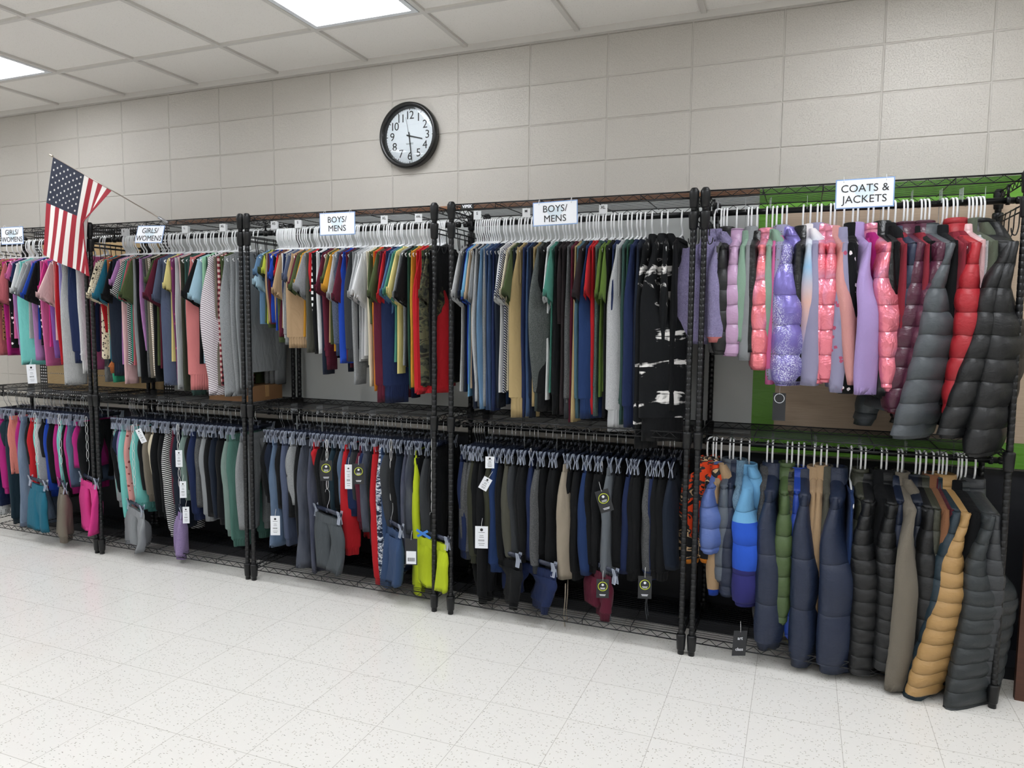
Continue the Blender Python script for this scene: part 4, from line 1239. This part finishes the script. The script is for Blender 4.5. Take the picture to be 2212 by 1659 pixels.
# ---------------------------------------------------------------- hang tags
def hang_tag(x, y, z, w_, h_, label, style, tilt=0, rz=0, lines=()):
    t = thing('hang_tag', (x, y, z), rz, label, 'tag'); t.rotation_euler = (0, tilt, rz)
    c = MB().box((-w_ / 2, -.0006, -h_), (w_ / 2, .0006, 0)).build('card', M_TAGBLACK if style.startswith('black') else M_PAPER, t, False)
    MB().tube([(0, -.0012, -.006), (0, .002, .012), (.002, .012, .035)], .0008, 5).build('string', M_CORD, t)
    ink = M_PAPER if style.startswith('black') else M_INK
    if style == 'blackring':
        MB().tube([(w_ * .36 * math.cos(2 * PI * k / 28), -.0012, -h_ * .38 + w_ * .36 * math.sin(2 * PI * k / 28)) for k in range(28)], .0016, 5, closed=True).build('ring_print', M_YEL, c)
        MB().lathe([(w_ * .10, .0007), (w_ * .10, .0012)], 14, (0, 0, -h_ * .30), 'y').build('emblem', ink, c, False)
        b = MB()
        for k, (l, zz) in enumerate(((.40, .47), (.34, .52), (.5, .82), (.42, .87))): b.box((-w_ * l / 2, -.0009, -h_ * zz - .0012), (w_ * l / 2, -.0006, -h_ * zz + .0012))
        b.build('small_print', ink, c, False)
    elif style == 'white':
        b = MB(); 
        for k in range(9): b.box((-w_ * .25 + k * w_ * .055, -.0009, -h_ * .68), (-w_ * .25 + k * w_ * .055 + w_ * (.03 if k % 2 else .018), -.0006, -h_ * .60))
        for l, zz in ((.5, .28), (.3, .42), (.36, .50), (.5, .78), (.4, .86)): b.box((-w_ * l / 2, -.0009, -h_ * zz - .0008), (w_ * l / 2, -.0006, -h_ * zz + .0008))
        b.lathe([(w_ * .12, .0006), (w_ * .12, .0009)], 14, (0, 0, -h_ * .16), 'y'); b.build('small_print', ink, c, False)
    for k, (s_, sz, zz, mt) in enumerate(lines): text_obj('lettering', s_, sz, mt or ink, c, (0, -.0012, -h_ * zz), bold=.0002)
    return t
# ---------------------------------------------------------------- shorts and pants chained below the lower rail
def chained(x, y, z, ya, kind, col, pat, L, W, lab, **o):
    rnd = random.Random(int(x * 1000) % 977)
    g = thing(KW[kind][0], (x, y, z), math.radians(ya), lab, KW[kind][2]); build_pants(g, kind, col, pat, L, W, o, rnd, 1)
    k = min(CLIP, key=lambda q_: abs(q_ - W)); hk, br, cl = CLIP[k]
    h = thing('clip_hanger', (x, y, z), math.radians(ya), 'clear clip hanger of the ' + ' '.join(lab.split(',')[0].split()[:9]), 'hanger')
    obj('hook', hk, h); obj('bar', br, h)
    for yy in (-k + .012, k - .012): obj('clip', cl, h).location = (0, yy, 0)
    m = MB(); zz = z + .016
    c = MB()
    while zz < .80:
        c.tube([(.006 * math.cos(a), 0, zz - z + .028 + .028 * math.sin(a)) for a in [PI * q_ / 5 for q_ in range(10)]], .0016, 5, closed=True); zz += .052
    if c.V: tg = thing('connector_chain', (x, y, z), 1.2, 'clear chain above the ' + ' '.join(lab.split(',')[0].split()[:9]), 'chain'); c.build('links', M_CORD, tg)
    return g
chained(-3.09, -.50, .50, 74, 'sho', 'tealblue', 'plain', .41, .115, 'blue pull-on shorts hanging low, lower rail, leftmost rack')
chained(-2.90, -.48, .50, 60, 'jog', 'taupe', 'plain', .42, .085, 'taupe leggings with rolled ends hanging low, lower rail, leftmost rack')
chained(-2.68, -.47, .55, 68, 'sho', 'hotpink', 'plain', .43, .14, 'hot pink shorts hanging low beside the posts, leftmost rack', v='1.3')
chained(-2.30, -.47, .42, 66, 'sho', 'grey', 'plain', .36, .135, 'light grey wide shorts hanging low on the second rack', v='1.5')
chained(-1.97, -.45, .44, 50, 'jog', 'mauve2', 'heather', .37, .09, 'lilac heathered leggings hanging low on the second rack', v='1.2')
chained(-.925, -.48, .53, 66, 'sho', 'graphite', 'plain', .41, .125, 'dark grey sports shorts hanging low on the middle rack', v='1.3')
chained(-.315, -.47, .47, 66, 'sho', 'neon', 'plain', .36, .115, 'neon yellow shorts hanging low at the right of the middle rack', v='1.3')
chained(-.56, -.45, .50, 55, 'jog', 'slateblue', 'plain', .40, .11, 'slate blue cotton pants hanging low on the middle rack', v='1.3')
chained(.18, -.42, .40, 66, 'jog', 'navy', 'plain', .28, .17, 'navy pants bunched near the bottom shelf of the fourth rack', v='1.8')
chained(.02, -.42, .42, 66, 'jog', 'black', 'plain', .31, .16, 'black pants bunched near the bottom shelf of the fourth rack', v='1.6')
chained(.53, -.44, .42, 50, 'jog', 'maroon', 'plain', .29, .09, 'maroon leggings hanging low on the fourth rack', v='1.2')

A_ = hang_tag
A_(1.163, -.60, .185, .058, .105, 'black hang tag lettered art class below the navy jacket', 'black', .05, .5, (('art', .019, .30, None), ('class', .018, .74, None)))
A_(1.27, -.42, 1.145, .05, .115, 'black hang tag with round white emblem below the purple jacket', 'blackround', 0, .0, ())
tg = bpy.data.objects[[o.name for o in S.objects if o.name.startswith('hang_tag')][-1]]
b = MB(); b.tube([(.019 * math.cos(2 * PI * k / 24), -.0014, -.022 + .019 * math.sin(2 * PI * k / 24)) for k in range(24)], .0014, 5, closed=True); b.build('ring_print', M_PAPER, tg)
A_(-.004, -.57, .478, .060, .105, 'white paper hang tag beside the black leggings, fourth rack', 'white', 0, .3)
A_(.016, -.525, .800, .042, .055, 'small white tag at the clips on the fourth rack', 'white', 0, .3)
A_(.014, -.535, .70, .042, .062, 'tilted white tag under the small tag, fourth rack', 'white', .5, .3)
A_(.560, -.56, .70, .060, .10, 'black hang tag with yellow-green print beside the grey joggers', 'blackring', -.3, .4)
A_(.573, -.55, .30, .055, .085, 'black hang tag below the steel grey joggers, fourth rack', 'blackring', 0, .3)
A_(.759, -.55, .34, .058, .10, 'black hang tag below the charcoal joggers near the fourth rack post', 'blackring', 0, .3)
A_(-.895, -.53, .71, .060, .105, 'left black hang tag with yellow ring, middle rack', 'blackring', 0, .45)
A_(-.700, -.53, .71, .055, .105, 'right black hang tag with yellow ring, middle rack', 'blackring', 0, .45)
A_(-1.224, -.53, .385, .050, .105, 'tall cream hang tag beside the mid blue jeans, middle rack', 'white', 0, .4)
A_(-.76, -.53, .70, .036, .125, 'narrow cream hang tag between the two black ringed tags', 'white', 0, .4)
A_(-.36, -.60, .385, .060, .13, 'black and white barcode tag in front of the neon yellow shorts', 'black', 0, .3, ())
tg = [o for o in S.objects if o.name.startswith('hang_tag') and o.type == 'EMPTY'][-1]
MB().box((-.024, -.0012, -.125), (.024, -.0005, -.062)).build('barcode_label', M_PAPER, tg, False)
b = MB()
for k in range(11): b.box((-.018 + k * .0034, -.0016, -.112), (-.018 + k * .0034 + (.002 if k % 3 else .0012), -.0011, -.094))
b.build('barcode', M_INK, tg, False)
A_(-3.162, -.46, 1.13, .055, .12, 'white price tag hanging under the aqua shirt, leftmost rack', 'white', -.05, .5)
for x, z, n in ((-1.885, .69, 'upper'), (-1.862, .515, 'middle'), (-1.845, .37, 'lowest')): A_(x, -.53, z, .036, .095, 'white hang tag, %s of the three in a column on the second rack' % n, 'white', 0, .5)
A_(-2.19, -.53, .79, .032, .085, 'tilted white hang tag by the aqua joggers, second rack', 'white', -.4, .5)
A_(-.95 + .33, -.52, .25, .05, .05, 'small white label under the jeans, middle rack', 'white', 0, .3) if False else None
t = thing('ribbon', (-.325, -.55, .40), 0, 'bright blue ribbon bow above the neon yellow shorts', 'ribbon')
MB().box((-.035, -.001, -.006), (.045, .001, .006)).build('band', simple('ribbon_blue', '3f7fd0', .5), t, False); t.rotation_euler = (0, .5, .2)
b = MB().box((-.03, -.003, -.006), (.03, -.001, .006)).build('tail', bpy.data.materials['ribbon_blue'], t, False); b.rotation_euler = (0, -1.0, 0)
